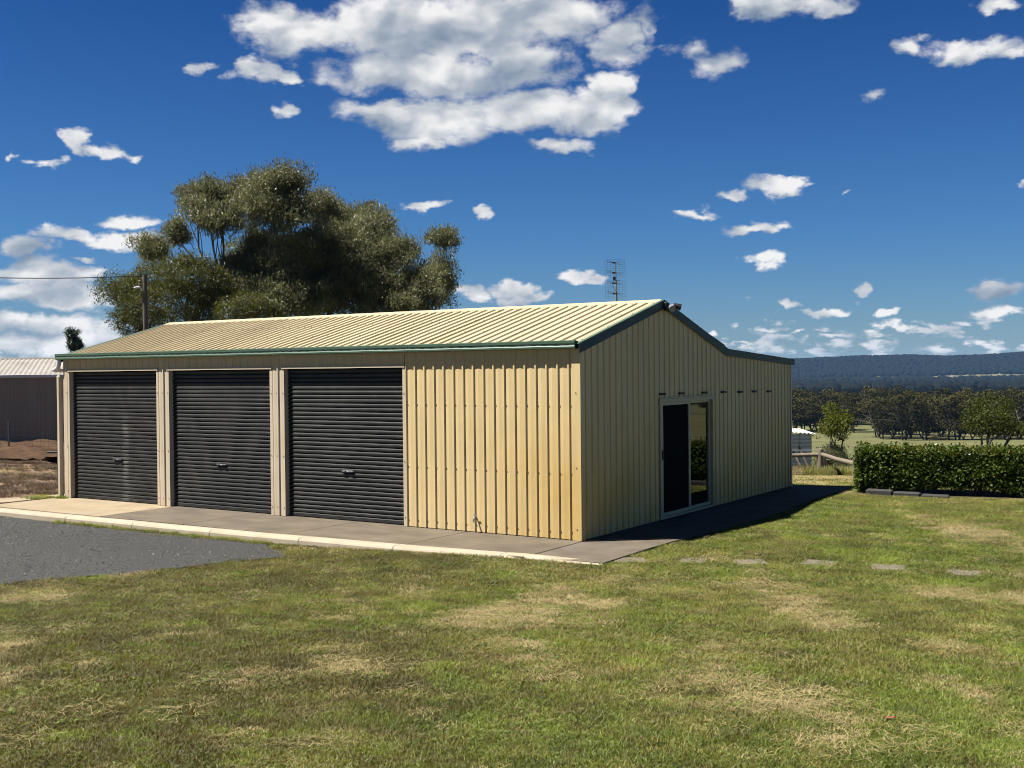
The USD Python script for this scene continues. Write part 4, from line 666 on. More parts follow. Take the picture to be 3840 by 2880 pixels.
t = thing('dead_branch', 'bare dead limb sticking up behind the right gum tree', 'branch', (dbx, dby, dz_)); m = MB(); r_ = np.random.default_rng(5); tip = at(885, 880, 60) ; tip = at(1530, 862, 60) - np.array([dbx, dby, dz_])
p0, r0 = limb((0, 0, -0.2), tip * [1, 1, .86], 0.10, 0.03, r_, n=9); m.tube(p0, r0, 6)
for k in range(16):
    j = r_.integers(5, 9); e_ = tip + np.array([*(right0[:2] * r_.normal(0, 0.75)), r_.uniform(-0.5, 0.45)]); p3, r3 = limb(p0[j], e_, 0.022, 0.006, r_, n=5); m.tube(p3, r3, 4, cap=False)
obj('limb', m, M['smooth_bark'], t)

# ------------------------------------------------------------------ hedge, garden fence and the small white shed on the right
HA, HB = np.array([1.50, 8.62]), np.array([8.6, 9.85]); hd = HB - HA; hl = np.linalg.norm(hd); hd /= hl; hn = np.array([-hd[1], hd[0]]); HH, HW = 0.87, 0.95
hz0 = gz((2.5, 9.2)); r_ = np.random.default_rng(31)
t = thing('hedge', 'clipped dark green hedge with yellow tips along the far edge of the lawn', 'hedge', (HA[0], HA[1], hz0), math.atan2(hd[1], hd[0]))
n = 9500; face = r_.choice(3, n, p=[0.62, 0.30, 0.08]); u = r_.uniform(0, hl, n); w = r_.uniform(0, HW, n); z = 0.10 + (HH - 0.10) * r_.uniform(0, 1, n) ** 0.9; dep = np.abs(r_.normal(0, 0.055, n))
lump = lambda a, b, c: 0.075 * (meshkit.fbm(np.stack([a * 2.1, b * 2.1, c * 2.6], -1), 3, 6) - 0.5) * 2
fy = np.where(face == 0, dep - lump(u, 0 * u, z), w); fz = np.where(face == 1, HH - dep + 0.45 * lump(u, w, 0 * u + 5), z); fx = np.where(face == 2, dep - lump(w, z, 0 * u + 3), u)
fz = np.where((face == 0) & (fz < 0.26), fz + 0.12 * meshkit.noise(np.stack([u * 2.5, 0 * u, 0 * u], -1), 3), fz)
hp = [('leaf_spray', spray(16, 0.062, 0.036, 0.045, r_, droop=-0.15), M['hedge_leaf'], False) for _ in range(4)] + [('leaf_spray', spray(9, 0.055, 0.03, 0.04, r_, droop=-0.4), M['hedge_tip_leaf'], False) for _ in range(2)]
tipp = np.where(face == 1, 0.62, 0.05 + 0.10 * (z > HH * 0.8)); idx = np.where(r_.uniform(size=n) < tipp, 4 + r_.integers(0, 2, n), r_.integers(0, 4, n))
instancer('foliage', t, hp, np.stack([fx, fy, fz], 1), randq(n, r_), r_.uniform(0.8, 1.3, n), idx)
m = MB()
for k in range(26):
    x = r_.uniform(0.2, hl - 0.1); y = r_.uniform(0.25, HW - 0.25); b0 = np.array([x, y, -0.05])
    for _ in range(3): p3, r3 = limb(b0, b0 + [r_.normal(0, .25), r_.normal(0, .15), r_.uniform(0.45, 0.7)], 0.016, 0.006, r_, n=5); m.tube(p3, r3, 4)
obj('stems', m, M['dark_bark'], t)
core = trimesh.creation.box([hl - 0.4, HW - 0.36, HH - 0.36]); core = core.subdivide().subdivide(); cv = np.array(core.vertices) + [hl / 2, HW / 2, 0.20 + (HH - 0.36) / 2]; cv += 0.10 * (meshkit.noise(cv * 3, 4)[:, None] - 0.5); obj('twig_mass', (cv, np.array(core.faces)), M['brown_timber'], t)  # solid dark core added inside the leaves to block light
rb0, rb1 = drop(3245, 1853), drop(3560, 1868)
t = thing('garden_edging', 'low dark block edging under the left end of the hedge', 'edging', (rb0[0], rb0[1], gz(rb0)), math.atan2((rb1 - rb0)[1], (rb1 - rb0)[0])); el = float(np.linalg.norm((rb1 - rb0)[:2]))
for i in range(3): obj('edging_block', MB().rbox(i * el / 3 + 0.004, (i + 1) * el / 3 - 0.004, -0.01, 0.13, -0.12, 0.105 - 0.025 * i, 0.03), M['retaining_block'], t)
# post and rail
pA = at(3077, 1786, 40.0); pA[2] = gz(pA); top_z = at(3077, 1683, 40.0)[2] - pA[2]; pB = at(3210, 1790, 33.4); pB[2] = gz(pB); pC = at(2900, 1780, 40.3); pC[2] = gz(pC)
t = thing('post_and_rail_fence', 'round timber post and rail fence behind the hedge', 'fence', pA)
obj('post', MB().tube([(0, 0, -0.3), (0, 0, top_z - 0.01), (0, 0, top_z)], [0.115, 0.112, 0.10], 12), M['pine_pole'], t, smooth=40)
obj('post', MB().tube([pB - pA - [0, 0, .3], pB - pA + [0, 0, 0.95]], [0.10, 0.10], 12), M['pine_pole'], t, smooth=40)
obj('post', MB().tube([pC - pA - [0, 0, .3], pC - pA + [0, 0, 0.95]], [0.10, 0.10], 12), M['pine_pole'], t, smooth=40)
zr = top_z - 0.20
obj('rail', MB().tube([pC - pA + [0, 0, zr - .02], (pC - pA) * 0.5 + [0.0, 0, zr - 0.015], (-0.06 * right0)[0:3] + [0, 0, zr]], [0.072, 0.066, 0.075], 10), M['pine_pole'], t, smooth=40)
obj('rail', MB().tube([0.06 * right0 + [0, 0, zr], (pB - pA) * [0.5, 0.5, 0] + [0, 0, zr + .10], (pB - pA) * [1, 1, 0] + [0, 0, zr + 0.22]], [0.075, 0.068, 0.072], 10), M['pine_pole'], t, smooth=40)
obj('steel_post', MB().bar(0.17 * right0 + np.array([0, 0, -0.2]), 0.17 * right0 + np.array([0, 0, top_z - 0.05]), 0.05, 0.05, up=FW), M['weathered_zinc'], t)
obj('fence_wire', MB().bar(pC - pA + [0, 0, top_z - 0.03], [0, 0, top_z - 0.045], 0.018, 0.018).bar(pC - pA + [0, 0, zr - .28], [0, 0, zr - 0.28], 0.01, 0.01).bar(pC - pA + [0, 0, zr - .5], [0, 0, zr - 0.5], 0.01, 0.01), M['pale_wire'], t)
gs = at(3043, 1760, 50.0); gs[2] = gz(gs); hw_ = at(3043, 1626, 50.0)[2] - gs[2]
t = thing('garden_shed', 'small pale steel garden shed half hidden by the right end of the cream shed', 'shed', gs, YAW + 0.04)
zz = np.linspace(0, hw_, 41); wv = 0.008 * np.sin(np.arange(41) * math.pi / 2)
for x0, x1 in ((-2.6, -1.62), (-1.61, -0.54), (-0.53, 0.0)):
    obj('wall_panel', MB().add(np.vstack([np.column_stack([np.full(41, x), -wv, zz]) for x in (x0, x1)]), [(i, 41 + i, 42 + i, i + 1) for i in range(40)]), M['white_sheet_paint'], t)
obj('side_wall', MB().box(-0.012, -0.002, 0.01, 1.8, 0, hw_ + 0.05), M['white_sheet_paint'], t); obj('side_wall', MB().box(-2.6, -2.59, 0.01, 1.8, 0, hw_), M['white_sheet_paint'], t)
xr = np.linspace(-2.72, 0.16, 97); hr = 0.022 * np.sin(np.arange(97) * math.pi / 3)
obj('roof', MB().add(np.vstack([np.column_stack([xr, np.full(97, y), hw_ + 0.01 + 0.05 * y + hr + 0.20 * (-(xr - 0.16)) / 2.88]) for y in (-0.14, 1.95)]), [(i, i + 1, 98 + i, 97 + i) for i in range(96)]), M['white_gutter_paint'], t)
obj('corner_strip', MB().box(-0.012, 0.012, -0.014, 0.0, 0, hw_).box(-0.545, -0.525, -0.012, -0.0, 0, hw_), M['dull_steel'], t)
for k, (x, dx, h, l) in enumerate(((-0.66, 0.16, 0.82, 'shorter dark plank leaning on the pale garden shed'), (-0.40, 0.20, 1.02, 'longer dark plank leaning on the pale garden shed'))):
    tag(obj('timber_plank', MB().bar(gs + right0 * (x + dx) - FW * 0.5, gs + right0 * (x - 0.14) - FW * 0.03 + np.array([0, 0, h]), 0.07, 0.03, up=FW), M['hardwood_pole']), l, 'plank', 'planks leaning on the garden shed')
skirt = [(*at(3120, 1706, 42), 0.44, 0.38), (*at(3098, 1730, 42), 0.36, 0.36), (*at(3142, 1735, 42), 0.40, 0.38)]
lobed_tree('multi_stem_shrub', 'small bright green many stemmed tree behind the timber fence', 'tree', [(a, b, c + 0.1, d * .82, e * .82) for a, b, c, d, e in LOBES['S1']], at(3127, 1785, 42.0), 5, shrubp, M['smooth_bark'], 240, 0.9, 17, 0.045, shell=0.6, twigs=3)
lobed_tree('vine_bush', 'dark leafy bush round the stems of the small tree by the timber fence', 'shrub', skirt, at(3120, 1790, 41.6), 3, gum, M['dark_bark'], 520, 0.55, 18, 0.02, twigs=2)
lobed_tree('spreading_shrub', 'dark spreading many stemmed tree behind the right end of the hedge', 'tree', [(a, b, c + 0.12, d * .85, e * .68) for a, b, c, d, e in LOBES['S2']], at(3705, 1760, 33.0), 6, dshrub, M['smooth_bark'], 210, 0.85, 19, 0.05, shell=0.6, twigs=5)
lx, ly = 11.0, 26.5; lz = gz((lx, ly)); r_ = np.random.default_rng(71)
lobed_tree('eucalyptus_tree', 'gum tree right of the view that is mirrored in the glass sliding door', 'tree', [(lx + r_.normal(0, 1.6), ly + r_.normal(0, 1.4), lz + z_, 1.5, 1.1) for z_ in (3.2, 3.8, 4.4, 5.0, 5.6, 6.2, 6.8, 7.4, 3.6, 4.8)], (lx, ly), 2, gum, M['smooth_bark'], 90, 1.1, 23, 0.2)
# ------------------------------------------------------------------ woodland
def wood_proto(seed, h, spread):
    """(trunk mesh, crown mesh) of an open woodland gum."""
    r = np.random.default_rng(seed); tb, cr = MB(), MB(); nl = 11
    for s in range(r.integers(2, 4)):
        tip = np.array([r.normal(0, spread * 0.35), r.normal(0, spread * 0.35), h * 0.75]); p, q = limb((r.normal(0, .4), r.normal(0, .4), -0.4), tip, 0.26, 0.08, r, n=7); tb.tube(p, q, 6)
        for _ in range(4):
            j = r.integers(2, 6); e = p[j] + np.array([r.normal(0, spread * .45), r.normal(0, spread * .45), h * r.uniform(0.08, 0.3)]); a, b = limb(p[j], e, q[j] * .6, 0.03, r, n=5); tb.tube(a, b, 5)
    for i in range(nl):
        zc = h * (0.22 + 0.70 * (i + 0.5) / nl); k = math.sin(math.pi * min((i + 2.6) / (nl + 3.4), 1)) ** 0.6; a = r.uniform(0, 6.28); rad = spread * 0.55 * k * r.uniform(0.2, 1)
        c = np.array([rad * math.cos(a), rad * math.sin(a), zc]); R = np.array([spread * 0.44 * k, spread * 0.44 * k, h * 0.12]) * r.uniform(0.8, 1.2)
        n = 330; d = r.normal(size=(n, 3)); d /= np.linalg.norm(d, axis=1, keepdims=True); P = c + d * R * (r.uniform(0.25, 1, n) ** 0.45)[:, None] * (0.7 + 0.6 * meshkit.noise(d * 2 + seed, seed))[:, None]
        s = r.uniform(0.18, 0.44, n); u = r.normal(size=(n, 3)); u /= np.linalg.norm(u, axis=1, keepdims=True); v = np.cross(u, r.normal(size=(n, 3))); v /= np.linalg.norm(v, axis=1, keepdims=True)
        V = np.stack([P - u * s[:, None], P + v * s[:, None] * .6, P + u * s[:, None], P - v * s[:, None] * .6], 1).reshape(-1, 3); b = np.arange(n)[:, None] * 4
        cr.add(V, b + np.array([[0, 1, 2, 3]]))
    return tb, cr
rw = np.random.default_rng(77); spots = []
for px in np.arange(3285, 4120, 33): spots.append((px + rw.uniform(-12, 12), 336 + rw.uniform(-12, 24) + max(0, (3420 - px) * 0.12), 0.84, 'R'))
for px in np.arange(3310, 4150, 40): spots.append((px + rw.uniform(-15, 15), 372 + rw.uniform(-10, 14), 0.86, 'R'))
for px in np.arange(3360, 4150, 44): spots.append((px + rw.uniform(-15, 15), 425 + rw.uniform(-15, 20), 0.92, 'R'))
for px in np.arange(2850, 3190, 38): spots.append((px + rw.uniform(-12, 12), 412 + rw.uniform(-8, 14), 0.9, 'L'))
for px in np.arange(2850, 3250, 42): spots.append((px + rw.uniform(-15, 15), 462 + rw.uniform(-12, 18), 0.92, 'L'))
for px in np.arange(2850, 3420, 50): spots.append((px + rw.uniform(-20, 20), 545 + rw.uniform(-15, 30), 0.95, 'L'))
for ang in np.radians(np.arange(31, 66, 1.9)):
    for dist in (300, 345): spots.append((1920 + FPX * math.tan(ang + rw.normal(0, .008)), dist * math.cos(ang), 0.95, 'R'))
spots.append((3198, 402, 0.78, 'front')); spots.append((3276, 470, 0.86, 'gap'))
protos = []
used_k = {}
for (px, F, sc, side) in sorted(spots, key=lambda s: -s[1]):
    p = at(px, 1400, F); z = gz(p); k = int(rw.integers(0, 5))
    lab, grp = {'R': ('brown green gum tree in the wood beyond the paddock, right of the grassy gap', 'gum trees of the wood right of the grassy gap'),
                'L': ('brown green gum tree in the wood beyond the paddock, left of the grassy gap', 'gum trees of the wood left of the grassy gap'),
                'front': ('short branching gum standing forward on the left side of the grassy gap', None), 'gap': ('single gum with a dark stout trunk at the back of the grassy gap', None)}[side]
    s3 = 1.07 * sc * rw.uniform(0.72, 1.2) * np.array([1, 1, rw.uniform(0.9, 1.08)]); yaw = rw.uniform(0, 6.28)
    if k not in used_k:
        t = thing('woodland_gum', lab, 'tree', (p[0], p[1], z), yaw, grp, s3); tb, cr = wood_proto(100 + k, 13.6, 8.6 + 0.5 * k); obj('trunk', tb, M['smooth_bark' if k == 1 else 'dark_bark'], t, smooth=50); obj('crown', cr, M['woodland_leaf'], t); used_k[k] = t
    else: dup(used_k[k], 'woodland_gum', lab, 'tree', (p[0], p[1], z), yaw, grp, s3)
# far woods: scattered crowns down the valley and up the range
def blob(seed, sub=2):
    b = trimesh.creation.icosphere(sub, 1.0); v = np.array(b.vertices); v *= (0.62 + 0.75 * meshkit.fbm(v * 1.6 + seed, 3, seed))[:, None]; v[:, 2] = v[:, 2] * 0.85 + 0.55; return v, np.array(b.faces)
def leafy_blob(seed, n=420):
    r = np.random.default_rng(seed); d = r.normal(size=(n, 3)); d /= np.linalg.norm(d, axis=1, keepdims=True); P = d * (0.55 + 0.7 * meshkit.fbm(d * 1.8 + seed, 3, seed))[:, None] * (r.uniform(.5, 1, n) ** .5)[:, None]; P[:, 2] = P[:, 2] * 0.85 + 0.75
    s = r.uniform(.06, .15, n); u = r.normal(size=(n, 3)); u /= np.linalg.norm(u, axis=1, keepdims=True); v = np.cross(u, r.normal(size=(n, 3))); v /= np.linalg.norm(v, axis=1, keepdims=True)
    return np.stack([P - u * s[:, None], P + v * s[:, None] * .7, P + u * s[:, None], P - v * s[:, None] * .7], 1).reshape(-1, 3), np.arange(n)[:, None] * 4 + np.array([[0, 1, 2, 3]])
def far_points(F0, F1, step, cover, seed, a0=0.16, a1=0.56):
    r = np.random.default_rng(seed); n = int((a1 - a0) * (F1 ** 2 - F0 ** 2) / 2 / step ** 2); F = np.sqrt(r.uniform(F0 ** 2, F1 ** 2, n)); a = r.uniform(a0, a1, n); x, y = XY(F, a * F)
    m = cover(x, y, F, r); return x[m], y[m], F[m]
pn = lambda x, y, s, k: meshkit.fbm(np.stack([x / s, y / s, 0 * x], -1), 3, k)
def valley_cover(x, y, F, r):
    v = pn(x, y, 210, 2) ; return (v > np.interp(F, [560, 800, 1500, 2400, 2950], [0.40, 0.44, 0.50, 0.63, 0.66])) | (r.uniform(size=len(x)) < 0.004)
rf = np.random.default_rng(5)
x, y, F = far_points(600, 1250, 11, valley_cover, 3); n = len(x)
instancer('valley_wood', None, [('crown', leafy_blob(i), M['far_canopy'], False) for i in range(4)], np.stack([x, y, ground(x, y) - 0.5], 1), yawq(rf.uniform(0, 6.28, n)), rf.uniform(4.5, 7.5, n)[:, None] * np.array([1, 1, 1.0]), rf.integers(0, 4, n), 'stuff')
x2, y2, F2 = far_points(1250, 2950, 15, valley_cover, 4)
x3, y3, F3 = far_points(2930, 3900, 10.5, lambda x, y, F, r: (F > 3060 + 160 * pn(x, y, 300, 8)), 6, 0.18, 0.50)
x, y = np.concatenate([x2, x3]), np.concatenate([y2, y3]); n = len(x)
tag(instancer('range_forest', None, [('crown', blob(i), M['far_canopy'], True) for i in range(5)], np.stack([x, y, ground(x, y) - 1.2], 1), yawq(rf.uniform(0, 6.28, n)), rf.uniform(4.5, 9.0, n)[:, None] * np.array([1, 1, 1.15]), rf.integers(0, 5, n), 'stuff'), 'dark blue green forest covering the long range on the horizon', 'forest')
tag(stage.GetPrimAtPath('/World/valley_wood'), 'scattered dark woods on the valley floor below the range', 'wood')
print('woods', len(spots), n)

# ------------------------------------------------------------------ grass
STRAW = [(2100,2240,130,40),(2010,2300,240,45),(2200,2275,130,38),(1800,2330,200,40),(1950,2440,190,50),(2050,2490,100,32),(2780,2190,150,16),(2880,2215,130,20),(2990,2265,130,30),(3060,2300,150,22),(3150,2345,150,25),(2700,2440,120,30),(2760,2560,210,55),(2960,2650,250,60),(3580,2230,170,30),(3790,2250,90,40),(3640,2000,170,42),(3800,2045,100,34),(3480,1938,60,11),(3610,2440,100,28),(3710,2600,130,42),(3810,2730,80,40),(900,2545,180,28),(1260,2490,160,30),(150,2240,130,30),(80,2420,90,30),(60,2530,90,40),(3820,2145,40,16),(3080,1815,90,13),(2450,2210,90,14),(3100,2760,140,35),(2300,2180,60,12),(3450,1868,80,6)]
EL = []
for px, py, rx, ry in STRAW:
    c, a, b = drop(px, py), drop(px + rx, py), drop(px, py - ry); Fc, Rc = FR(c[0], c[1]); EL.append((Fc, Rc, max(abs(FR(a[0], a[1])[1] - Rc), .15), max(abs(FR(b[0], b[1])[0] - Fc), .15)))
def dryness(x, y):
    F, R = FR(x, y); base = pn(x, y, 2.6, 41) * 0.9 + 0.10 * sstep(-2.5, 2, -y - x * 0.6) - 0.10; s = 0 * x
    jx = (pn(x, y, 0.9, 43) - 0.5) * 0.9; jy = (pn(x, y, 0.9, 44) - 0.5) * 1.2
    for Fc, Rc, rR, rF in EL: s = np.maximum(s, 1.25 - np.hypot((F - Fc + jy * 0.6) / rF, (R - Rc + jx * 0.6) / rR))
    return base, np.clip(s, 0, 1)
rg = np.random.default_rng(404)
def lawn_mask(x, y, edge=0.0):
    from shapely import contains_xy as C
    F, R = FR(x, y); ok = (F > 3.2) & (F < 41) & (np.abs(R) < 0.448 * F * 1.04 + 1.3) & (x > -9.5) & (y < 24)
    for p in (GRAVEL_R.buffer(-0.02), APRON.buffer(0.03), PATH.buffer(-0.03), SHED.buffer(0.1), BED): ok &= ~C(p, x, y)
    for cx, cy, w, a in PAVERS:
        u = (x - cx) * math.cos(a) + (y - cy) * math.sin(a); v = -(x - cx) * math.sin(a) + (y - cy) * math.cos(a); ok &= ~((np.abs(u) < w / 2 - 0.06) & (np.abs(v) < 0.12))
    return ok
def scatter(step, F0, F1):
    R1 = 0.47 * F1 + 2; gF, gR = np.meshgrid(np.arange(F0, F1, step), np.arange(-R1, R1, step)); gF = gF.ravel() + rg.uniform(-.5, .5, gF.size) * step; gR = gR.ravel() + rg.uniform(-.5, .5, gR.size) * step
    x, y = XY(gF, gR); m = lawn_mask(x, y); return x[m], y[m]
def blade_patch(n, rad, hgt, width, r, lean=0.5):
    m_v, m_f = [], []
    a = r.uniform(0, 6.28, n); rr = rad * np.sqrt(r.uniform(0, 1, n)); bx, by = rr * np.cos(a), rr * np.sin(a); h = hgt * r.uniform(0.45, 1.15, n); w = width * r.uniform(.7, 1.3, n); az = r.uniform(0, 6.28, n); le = np.abs(r.normal(lean, 0.35, n)); fa = r.uniform(0, 6.28, n)
    sx, sy = np.cos(fa) * w / 2, np.sin(fa) * w / 2; mx, my = bx + np.cos(az) * h * le * 0.35, by + np.sin(az) * h * le * 0.35; tx, ty = bx + np.cos(az) * h * le, by + np.sin(az) * h * le; tz = h * np.clip(1 - 0.28 * le, 0.25, 1)
    V = np.stack([np.stack([bx - sx, by - sy, 0 * h - 0.006], 1), np.stack([bx + sx, by + sy, 0 * h - 0.006], 1), np.stack([mx + sx * .8, my + sy * .8, tz * 0.62], 1), np.stack([mx - sx * .8, my - sy * .8, tz * 0.62], 1), np.stack([tx, ty, tz], 1)], 1).reshape(-1, 3)
    k = np.arange(n)[:, None, None] * 5; f = (k + np.array([[0, 1, 2], [0, 2, 3], [3, 2, 4]])[None]).reshape(-1, 3); return V, f
def straw_patch(n, rad, r, ln=0.13, width=0.0035, z=0.03):
    m = MB()
    for _ in range(n):
        a, rr = r.uniform(0, 6.28), rad * math.sqrt(r.uniform()); c = np.array([rr * math.cos(a), rr * math.sin(a), r.uniform(0.006, z)]); az = r.uniform(0, 6.28); l = ln * r.uniform(.4, 1.3); w = width * r.uniform(.7, 1.5); cv = r.normal(0, 0.25) * l
        d = np.array([math.cos(az), math.sin(az), r.normal(0, 0.12)]); s = np.array([-math.sin(az), math.cos(az), 0]); pts = [c - d * l / 2, c + s * cv * .5, c + d * l / 2]
        v = []
        for p in pts: v += [p - s * w / 2, p + s * w / 2]
        m.add(v, [(0, 1, 3, 2), (2, 3, 5, 4)])
    return m
def weed_patch(r, n=16):
    m = MB()
    for _ in range(n):
        a = r.uniform(0, 6.28); l = r.uniform(.014, .032); w = l * r.uniform(.35, .6); c = np.array([r.normal(0, .05), r.normal(0, .05), r.uniform(.008, .035)]); d = np.array([math.cos(a), math.sin(a), r.normal(.25, .25)]); s = np.array([-math.sin(a), math.cos(a), r.normal(0, .3)])
        m.add([c, c + d * l * .5 + s * w / 2, c + d * l, c + d * l * .5 - s * w / 2], [(0, 1, 2, 3)])
    return m
rp = np.random.default_rng(9); PR = []
for mname, cnt in (('blade_green', 4), ('blade_olive', 4), ('blade_straw', 3), ('blade_dull', 4)):
    for i in range(cnt): PR.append(('grass_tuft', blade_patch(170, 0.15, 0.034, 0.0058, rp, lean=1.0 if mname != 'blade_straw' else 1.3), M[mname], False))
pos, q_, sc_, ix = [], [], [], []
for F0, F1, step, s in ((3.3, 7.5, 0.105, 0.85), (7.5, 13, 0.135, 1.0), (13, 26, 0.19, 1.35), (26, 41, 0.34, 2.2)):
    x, y = scatter(step, F0, F1); b, s_ = dryness(x, y); n = len(x); u = rg.uniform(size=n)
    kind = np.where(u < np.clip(0.02 + 0.86 * s_ * (0.35 + 0.65 * pn(x, y, 0.35, 50) * 1.4), 0, 0.9), 2, np.where(rg.uniform(size=n) < 0.10 + 0.6 * sstep(0.24, 0.64, b), 1, 0))
    if F0 >= 26: kind = np.where(rg.uniform(size=n) < 0.55, 2, 1)
    i = np.where(kind == 0, rg.integers(0, 4, n), np.where(kind == 1, 4 + rg.integers(0, 4, n), 8 + rg.integers(0, 3, n))); Fl, Rl = FR(x, y); dull = (kind < 2) & (rg.uniform(size=n) < (0.12 + 0.68 * sstep(0.02, -0.22, Rl / Fl + 0.35 * (pn(x, y, 2.2, 77) - 0.5))) * sstep(20, 15, Fl)); i = np.where(dull, 11 + rg.integers(0, 4, n), i)
    hs = s * rg.uniform(0.8, 1.25, n) * (1 - 0.25 * s_); pos.append(np.stack([x, y, ground(x, y)], 1)); q_.append(yawq(rg.uniform(0, 6.28, n))); sc_.append(np.stack([np.full(n, s), np.full(n, s), hs * np.where(s > 1, 1 / s ** 0.5, 1)], 1)); ix.append(i)
pos, q_, sc_, ix = map(np.concatenate, (pos, q_, sc_, ix)); print('grass patches', len(pos))
tag(instancer('grass', None, PR, pos, q_, sc_, ix, 'stuff'), 'patchy green and olive mown grass of the lawn', 'grass')
# dry clippings lying on the lawn
x, y = scatter(0.17, 3.3, 24); b, s_ = dryness(x, y); p_ = np.clip(s_ * 1.15, 0, 1) * np.clip((pn(x, y, 0.45, 60) - 0.30) * 3.0, 0, 1) + 0.035; m_ = rg.uniform(size=len(x)) < p_; x, y = x[m_], y[m_]; n = len(x)
tag(instancer('straw_clippings', None, [('straw_tuft', straw_patch(60, 0.19, rp, ln=0.085, width=0.0019, z=0.03), M['blade_straw'], False) for _ in range(5)], np.stack([x, y, ground(x, y) + 0.008], 1), yawq(rg.uniform(0, 6.28, n)), rg.uniform(0.8, 1.3, n), rg.integers(0, 5, n), 'stuff'), 'pale dry grass clippings strewn in patches over the lawn', 'straw')
x, y = scatter(0.15, 3.3, 15); F, R = FR(x, y); m_ = (pn(x, y, 1.1, 70) > 0.56 - 0.10 * (R < 0.5)) & (rg.uniform(size=len(x)) < 0.45); x, y = x[m_], y[m_]; n = len(x)
tag(instancer('lawn_weeds', None, [('weed_leaves', weed_patch(rp), M['weed_leaf'], False) for _ in range(5)], np.stack([x, y, ground(x, y)], 1), yawq(rg.uniform(0, 6.28, n)), rg.uniform(0.7, 1.3, n), rg.integers(0, 5, n), 'stuff'), 'broad leaved weeds growing in clumps through the lawn', 'weeds')
# rough dry grass on the bank left of the shed, long weeds at the timber fence
gx_, gy_ = rg.uniform(-33, -12.9, 9000), rg.uniform(-5, 13, 9000); F, R = FR(gx_, gy_); m_ = (F > 23.6) & (F < 39) & (R > -0.5 * F) & ~shapely.contains_xy(Polygon([(-13.5, -1.8), (-13.3, -0.7), (-12.8, 0.3), (-12.8, 3.2), (-12, 3.2), (-12, -1.8)]), gx_, gy_) & ~shapely.contains_xy(GRAVEL.buffer(.05), gx_, gy_) & (rg.uniform(size=9000) < np.where(F > 32.3, 0.10, 0.8)); gx_, gy_ = gx_[m_], gy_[m_]; n = len(gx_)
DP = [('dry_tuft', blade_patch(120, 0.20, 0.13, 0.009, rp, lean=1.0), M['blade_brown'], False) for _ in range(3)] + [('dry_tuft', blade_patch(110, 0.20, 0.10, 0.008, rp, lean=1.1), M['blade_straw'], False)]
zz_ = ground(gx_, gy_) + 0.02 + 0.22 * meshkit.fbm(np.stack([gx_ * 1.1, gy_ * 1.1, 0 * gx_], -1), 4, 4)
F, R = FR(gx_, gy_); band = np.exp(-((F - 29.3) / 1.1) ** 2)
tag(instancer('dry_bank_grass', None, DP, np.stack([gx_, gy_, zz_ - 0.01], 1), yawq(rg.uniform(0, 6.28, n)), rg.uniform(0.5, 1.15, n), np.where(rg.uniform(size=n) < 0.08 + 0.6 * band, 3, rg.integers(0, 3, n)), 'stuff'), 'rough brown dry grass on the bank left of the cream shed', 'dry grass')
LW = [('long_tuft', blade_patch(70, 0.16, 0.28, 0.009, rp, lean=0.35), M[k], False) for k in ('blade_olive', 'blade_olive', 'blade_brown', 'blade_straw')]
P = []; K = []
for px, F0, kind, cnt, sp in ((3120, 38.5, 0, 60, 90), (3050, 39.3, 1, 40, 60), (3000, 39.6, 2, 60, 26), (3020, 44, 1, 40, 60), (3125, 40.8, 0, 50, 45)):
    for _ in range(cnt):
        p = at(px + rg.normal(0, sp * .5), 1780, F0 + rg.normal(0, 0.35)); P.append((p[0], p[1], gz(p))); K.append(3 if kind == 2 and rg.uniform() < .35 else kind)
n = len(P); tag(instancer('fence_weeds', None, LW, P, yawq(rg.uniform(0, 6.28, n)), rg.uniform(0.6, 1.4, n), K, 'stuff'), 'long green and brown weeds along the timber fence', 'weeds')
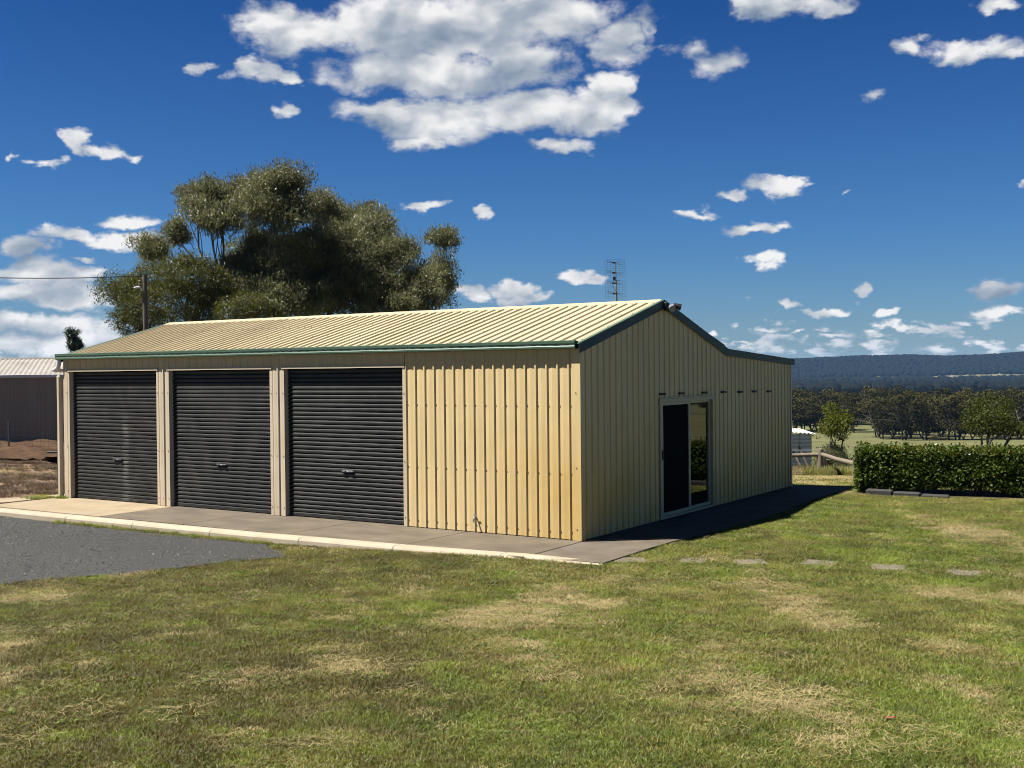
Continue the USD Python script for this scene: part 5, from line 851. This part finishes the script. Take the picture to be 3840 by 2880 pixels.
# loose stones on the driveway, weeds in the kerb joint
x, y = rg.uniform(-18, -2.8, 42000), rg.uniform(-12, -1.9, 42000); m_ = shapely.contains_xy(GRAVEL_R.buffer(-0.05), x, y); x, y = x[m_], y[m_]; F, R = FR(x, y); m_ = (np.abs(R) < .46 * F + .5); x, y = x[m_], y[m_]; n = len(x)
st = []
for i in range(4):
    b_ = trimesh.creation.icosphere(0, 1.0); v = np.array(b_.vertices) * (0.7 + 0.6 * rp.uniform(size=(12, 1))); v[:, 2] *= 0.6; st.append(('stone', (v, np.array(b_.faces)), M['gravel_stone' if i < 3 else 'pale_stone'], False))
tag(instancer('loose_gravel', None, st, np.stack([x, y, ground(x, y) + 0.016], 1), randq(n, rg), rg.uniform(0.004, 0.010, n) * np.where(rg.uniform(size=n) < .03, 1.7, 1), np.where(rg.uniform(size=n) < 0.05, 3, rg.integers(0, 3, n)), 'stuff'), 'small loose stones scattered over the dark gravel driveway', 'stones')
x = rg.uniform(-9.5, -4.2, 170); x = x[pn(x, 0 * x, 0.6, 12) > 0.42]; y = kerb_y(x) - 0.05 - np.abs(rg.normal(0, .05, len(x))); x = np.concatenate([x, rg.normal(-12.1, .12, 14), rg.uniform(-12.9, -12.3, 30)]); y = np.concatenate([y, rg.normal(-0.10, .04, 14), rg.uniform(-0.55, -0.1, 30)]); n = len(x)
KW = [('weed_tuft', blade_patch(40, 0.07, 0.06, 0.006, rp, lean=0.8), M[k], False) for k in ('blade_green', 'blade_olive')]
tag(instancer('kerb_weeds', None, KW, np.stack([x, y, np.where(y > -0.6, 0.0, ground(x, y))], 1), yawq(rg.uniform(0, 6.28, n)), rg.uniform(0.6, 1.5, n), rg.integers(0, 2, n), 'stuff'), 'thin green weeds growing along the kerb and at the shed corner', 'weeds')
lf = drop(3335, 2690, 0.03); t = thing('fallen_leaf', 'single dry red leaf lying on the lawn at the lower right', 'leaf', (lf[0], lf[1], gz(lf) + 0.03), 0.4)
us = np.linspace(-1, 1, 9); V = []
for u in us: w = 0.017 * (1 - u * u) ** 0.7 + 0.0005; V += [(u * 0.035, -w, 0.006 * u * u), (u * 0.035, 0, -0.004), (u * 0.035, w, 0.008 * u * u)]
obj('leaf_blade', MB().add(V, [(i * 3 + j, i * 3 + j + 1, i * 3 + j + 4, i * 3 + j + 3) for i in range(8) for j in range(2)]), M['red_leaf'], t)
obj('leaf_stalk', MB().tube([(0.035, 0, 0.004), (0.052, 0.004, 0.0)], 0.001, 4), M['red_leaf'], t)
# ------------------------------------------------------------------ the air
hzm = usdkit.material(stage, '/World/Looks/haze_air', {'v': ('principled_volume', dict(color=(0.28, 0.55, 1.0), density=HAZE, anisotropy=0.0))}, [], volume='v.volume') if HAZE > 0 else None
if hzm:
    b_ = trimesh.creation.box([13400, 13400, 130]); b_.apply_translation([EYE[0], EYE[1], 20.0]); tag(obj('haze', b_, hzm), kind='stuff')
